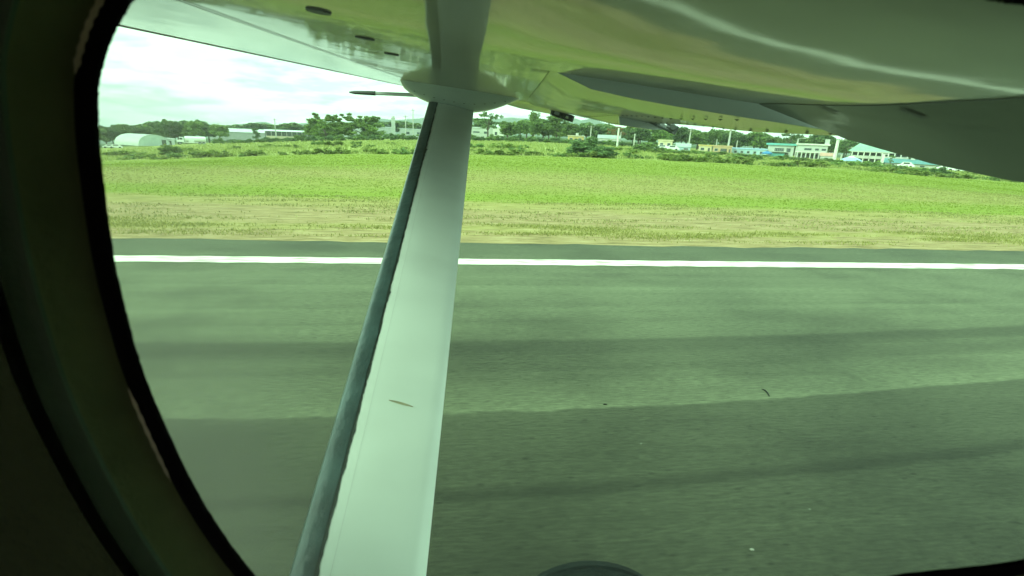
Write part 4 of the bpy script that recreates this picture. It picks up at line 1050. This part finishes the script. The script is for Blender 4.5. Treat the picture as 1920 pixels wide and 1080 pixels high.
# main wheel below the window
WX, WY, WR = .372, 1.535, .36
b = MB(); rings = []
for a in np.linspace(0, 2 * math.pi, 49):
    c, s_ = math.cos(a), math.sin(a)
    rings.append([(WX + c * (WR - d), WY + y, -CAM_H + .012 + WR + s_ * (WR - d)) for y, d in ((-.10, .12), (-.115, .06), (-.10, .02), (-.06, .003), (-.05, .010), (-.04, .0), (.0, 0), (.04, .0), (.05, .010), (.06, .003), (.10, .02), (.115, .06), (.10, .12))])
b.loft(rings, False); wheel = pbuild(b, 'main_wheel', 'tyre', smooth=True)
b = MB(); b.tube([(WX, WY - .08, -CAM_H + .012 + WR), (WX, WY + .08, -CAM_H + .012 + WR)], WR - .11, 24); pbuild(b, 'rim', 'bare', wheel)
b = MB(); b.tube([(WX - .02, .2, -1.15), (WX, 1.0, -1.6), (WX, WY - .1, -CAM_H + WR)], [.07, .055, .045], 10); pbuild(b, 'landing_gear_leg', 'strut', smooth=True)

# fuselage, cabin and window
WALL = 0.16
wc = [(260, -10), (215, 62), (188, 150), (185, 220), (192, 320), (212, 470), (238, 590), (270, 700), (315, 808), (365, 912), (420, 1002), (480, 1080), (560, 1160), (680, 1230), (850, 1255), (1100, 1215),
      (1350, 1150), (1660, 1081), (1920, 1048), (2060, 985), (2170, 870), (2230, 700), (2240, 480), (2200, 250), (2110, 100), (2010, 40), (1920, 11), (1860, 1), (1700, -45), (1450, -110), (1150, -160), (850, -185), (560, -175), (400, -130), (320, -78)]
def catmull(P, n):
    P = np.array(P, float); m = len(P); out = []
    for i in range(m):
        p0, p1_, p2_, p3 = P[i - 1], P[i], P[(i + 1) % m], P[(i + 2) % m]
        for k in range(n):
            t = k / n; out.append(.5 * ((2 * p1_) + (-p0 + p2_) * t + (2 * p0 - 5 * p1_ + 4 * p2_ - p3) * t * t + (-p0 + 3 * p1_ - 3 * p2_ + p3) * t ** 3))
    return np.array(out)
outline = np.array([[view_dir(a, b_)[0] * WALL, view_dir(a, b_)[2] * WALL] for a, b_ in catmull(wc, 14)])
nO = len(outline)
tang = np.roll(outline, -1, 0) - np.roll(outline, 1, 0); nrm = np.stack([-tang[:, 1], tang[:, 0]], 1); nrm /= np.linalg.norm(nrm, axis=1)[:, None]
ctr = outline.mean(0)
if ((outline - ctr) * nrm).sum() < 0: nrm = -nrm
for _ in range(14): nrm = (nrm + np.roll(nrm, 1, 0) + np.roll(nrm, -1, 0)) / 3
nrm /= np.linalg.norm(nrm, axis=1)[:, None]
def ring(off, Y, jit=0.0):
    o = outline + nrm * (off + (RNG.normal(size=(nO, 1)) * jit if jit else 0)); return [(a, Y, b_) for a, b_ in o]
def prof(name, steps, m, parent=None, jit=0.0):
    b = MB(); b.loft([ring(o, y, jit if i == 0 else 0) for i, (o, y) in enumerate(steps)], True); return pbuild(b, name, m, parent, smooth=True)
# pane
def pane_mat():
    m = bpy.data.materials.new('tinted_window_acrylic'); m.use_nodes = True; nt = m.node_tree; N, L = nt.nodes, nt.links; N.clear()
    out = N.new('ShaderNodeOutputMaterial'); tr = N.new('ShaderNodeBsdfTransparent'); tr.inputs[0].default_value = (0.765, 0.985, 0.822, 1)
    tl = N.new('ShaderNodeBsdfTranslucent'); tl.inputs[0].default_value = (0.92, 0.98, 0.93, 1)
    tc = N.new('ShaderNodeTexCoord'); s = N.new('ShaderNodeSeparateXYZ'); L.new(tc.outputs['Object'], s.inputs[0])
    mr = N.new('ShaderNodeMapRange'); mr.interpolation_type = 'SMOOTHSTEP'; L.new(s.outputs['X'], mr.inputs[0])
    mr.inputs[1].default_value = -.040; mr.inputs[2].default_value = -.135; mr.inputs[3].default_value = 0.015; mr.inputs[4].default_value = 0.13  # window glare put in as milky scatter, stronger towards the left
    n = N.new('ShaderNodeTexNoise'); n.inputs['Scale'].default_value = 14; n.inputs['Detail'].default_value = 5; L.new(tc.outputs['Object'], n.inputs['Vector'])
    r = N.new('ShaderNodeMapRange'); L.new(n.outputs['Fac'], r.inputs[0]); r.inputs[1].default_value = .3; r.inputs[2].default_value = .7; r.inputs[3].default_value = .75; r.inputs[4].default_value = 1.25
    mm = N.new('ShaderNodeMath'); mm.operation = 'MULTIPLY'; L.new(mr.outputs[0], mm.inputs[0]); L.new(r.outputs[0], mm.inputs[1])
    ms = N.new('ShaderNodeMixShader'); L.new(mm.outputs[0], ms.inputs[0]); L.new(tr.outputs[0], ms.inputs[1]); L.new(tl.outputs[0], ms.inputs[2])
    L.new(ms.outputs[0], out.inputs[0]); return m
win = None
b = MB(); R0 = ring(.004, WALL + .001); R1 = ring(.004, WALL + .004)
b.add(R0 + R1, [tuple(range(nO - 1, -1, -1)), tuple(range(nO, 2 * nO))] + [(i, (i + 1) % nO, nO + (i + 1) % nO, nO + i) for i in range(nO)])
pane = pbuild(b, 'window_pane', pane_mat())
frame = prof('window_frame', [(.0060, WALL - .0006), (.0066, WALL - .0012), (.0142, WALL - .0115), (.0146, WALL - .0128)], 'reveal')
prof('seal', [(-.0001, WALL), (.0004, WALL - .0012), (.0032, WALL - .0019), (.0062, WALL - .0011), (.014, WALL + .003), (.034, WALL + .022)], 'seal', frame, jit=.0001)
prof('trim_lip', [(.0146, WALL - .0128), (.0149, WALL - .0140), (.0160, WALL - .0145), (.0215, WALL - .0140), (.0265, WALL - .0120), (.0290, WALL - .0085), (.0300, WALL - .002)], 'trim', frame)
# pale strips between seal and frame; the seal's highlight put into colour
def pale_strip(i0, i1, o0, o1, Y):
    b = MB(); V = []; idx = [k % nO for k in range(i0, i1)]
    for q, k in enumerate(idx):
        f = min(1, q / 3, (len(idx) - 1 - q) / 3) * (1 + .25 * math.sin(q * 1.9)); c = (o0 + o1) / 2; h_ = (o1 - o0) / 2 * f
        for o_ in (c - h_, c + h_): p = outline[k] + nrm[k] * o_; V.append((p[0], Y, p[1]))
    b.add(V, [(2 * i, 2 * i + 1, 2 * i + 3, 2 * i + 2) for i in range(len(idx) - 1)]); pbuild(b, 'pale_seal_strip', 'pale_seal', frame)
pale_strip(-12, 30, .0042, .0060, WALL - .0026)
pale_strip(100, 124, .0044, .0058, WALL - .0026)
# inner lining with the window hole, and the outer skin
def wall_with_hole(name, off, Y, box, m):
    x0, x1, z0, z1 = box; inner = ring(off, Y); outer = []
    for (a, _, b_) in inner:
        d_ = np.array([a - ctr[0], b_ - ctr[1]]); k = min([((x1 if d_[0] > 0 else x0) - ctr[0]) / d_[0] if abs(d_[0]) > 1e-9 else 1e9, ((z1 if d_[1] > 0 else z0) - ctr[1]) / d_[1] if abs(d_[1]) > 1e-9 else 1e9])
        outer.append((ctr[0] + d_[0] * k, Y, ctr[1] + d_[1] * k))
    b = MB(); b.loft([inner, outer], True); return pbuild(b, name, m)
wall_with_hole('cabin_lining', .0365, WALL - .0085, (-2.2, 2.6, -1.1, .24), 'cabin')
skin = wall_with_hole('fuselage', .0372, WALL + .021, (-2.2, 2.6, -1.12, .25), 'fuselage')
def panel(name, pts, m):
    b = MB(); b.add(pts, [tuple(range(len(pts)))]); return pbuild(b, name, m)
YB = -1.45
panel('cabin_ceiling', [(-2.2, WALL - .0085, .24), (2.6, WALL - .0085, .24), (2.6, YB, .24), (-2.2, YB, .24)], 'cabin')
panel('cabin_floor', [(-2.2, WALL - .0085, -1.1), (2.6, WALL - .0085, -1.1), (2.6, YB, -1.1), (-2.2, YB, -1.1)], 'cabin')
panel('front_bulkhead', [(-2.2, WALL - .0085, -1.1), (-2.2, WALL - .0085, .24), (-2.2, YB, .24), (-2.2, YB, -1.1)], 'cabin')
panel('rear_bulkhead', [(2.6, WALL - .0085, -1.1), (2.6, WALL - .0085, .24), (2.6, YB, .24), (2.6, YB, -1.1)], 'cabin')
# far cabin wall, unseen; its openings are added to let light in
b = MB(); xs_ = [-2.2, -1.0, -.6, -.1, .3, .8, 1.2, 2.6]
for i in range(len(xs_) - 1):
    xa, xb = xs_[i], xs_[i + 1]
    if i % 2: b.add([(xa, YB, -1.1), (xb, YB, -1.1), (xb, YB, -.35), (xa, YB, -.35)], [(0, 1, 2, 3)]); b.add([(xa, YB, .06), (xb, YB, .06), (xb, YB, .24), (xa, YB, .24)], [(0, 1, 2, 3)])
    else: b.add([(xa, YB, -1.1), (xb, YB, -1.1), (xb, YB, .24), (xa, YB, .24)], [(0, 1, 2, 3)])
pbuild(b, 'far_cabin_wall', 'cabin')
panel('fuselage_roof', [(-2.2, WALL + .021, .25), (2.6, WALL + .021, .25), (2.6, YB - .05, .36), (-2.2, YB - .05, .36)], 'fuselage')
panel('fuselage_belly', [(-2.2, WALL + .021, -1.12), (2.6, WALL + .021, -1.12), (2.6, YB - .05, -1.12), (-2.2, YB - .05, -1.12)], 'fuselage')

# ------------------------------------------------------------------ air
hz = MB(); hz.box((0, 400, -30), (15600, 9400, 280))
hm_ = bpy.data.materials.new('air_haze'); hm_.use_nodes = True; nt = hm_.node_tree; nt.nodes.clear()
ho = nt.nodes.new('ShaderNodeOutputMaterial'); pv = nt.nodes.new('ShaderNodeVolumePrincipled')
pv.inputs['Color'].default_value = (0.93, 0.97, 0.98, 1); pv.inputs['Density'].default_value = 0.00021
nt.links.new(pv.outputs[0], ho.inputs['Volume'])
haze = hz.build('haze', hm_); tag(haze, kind='stuff')
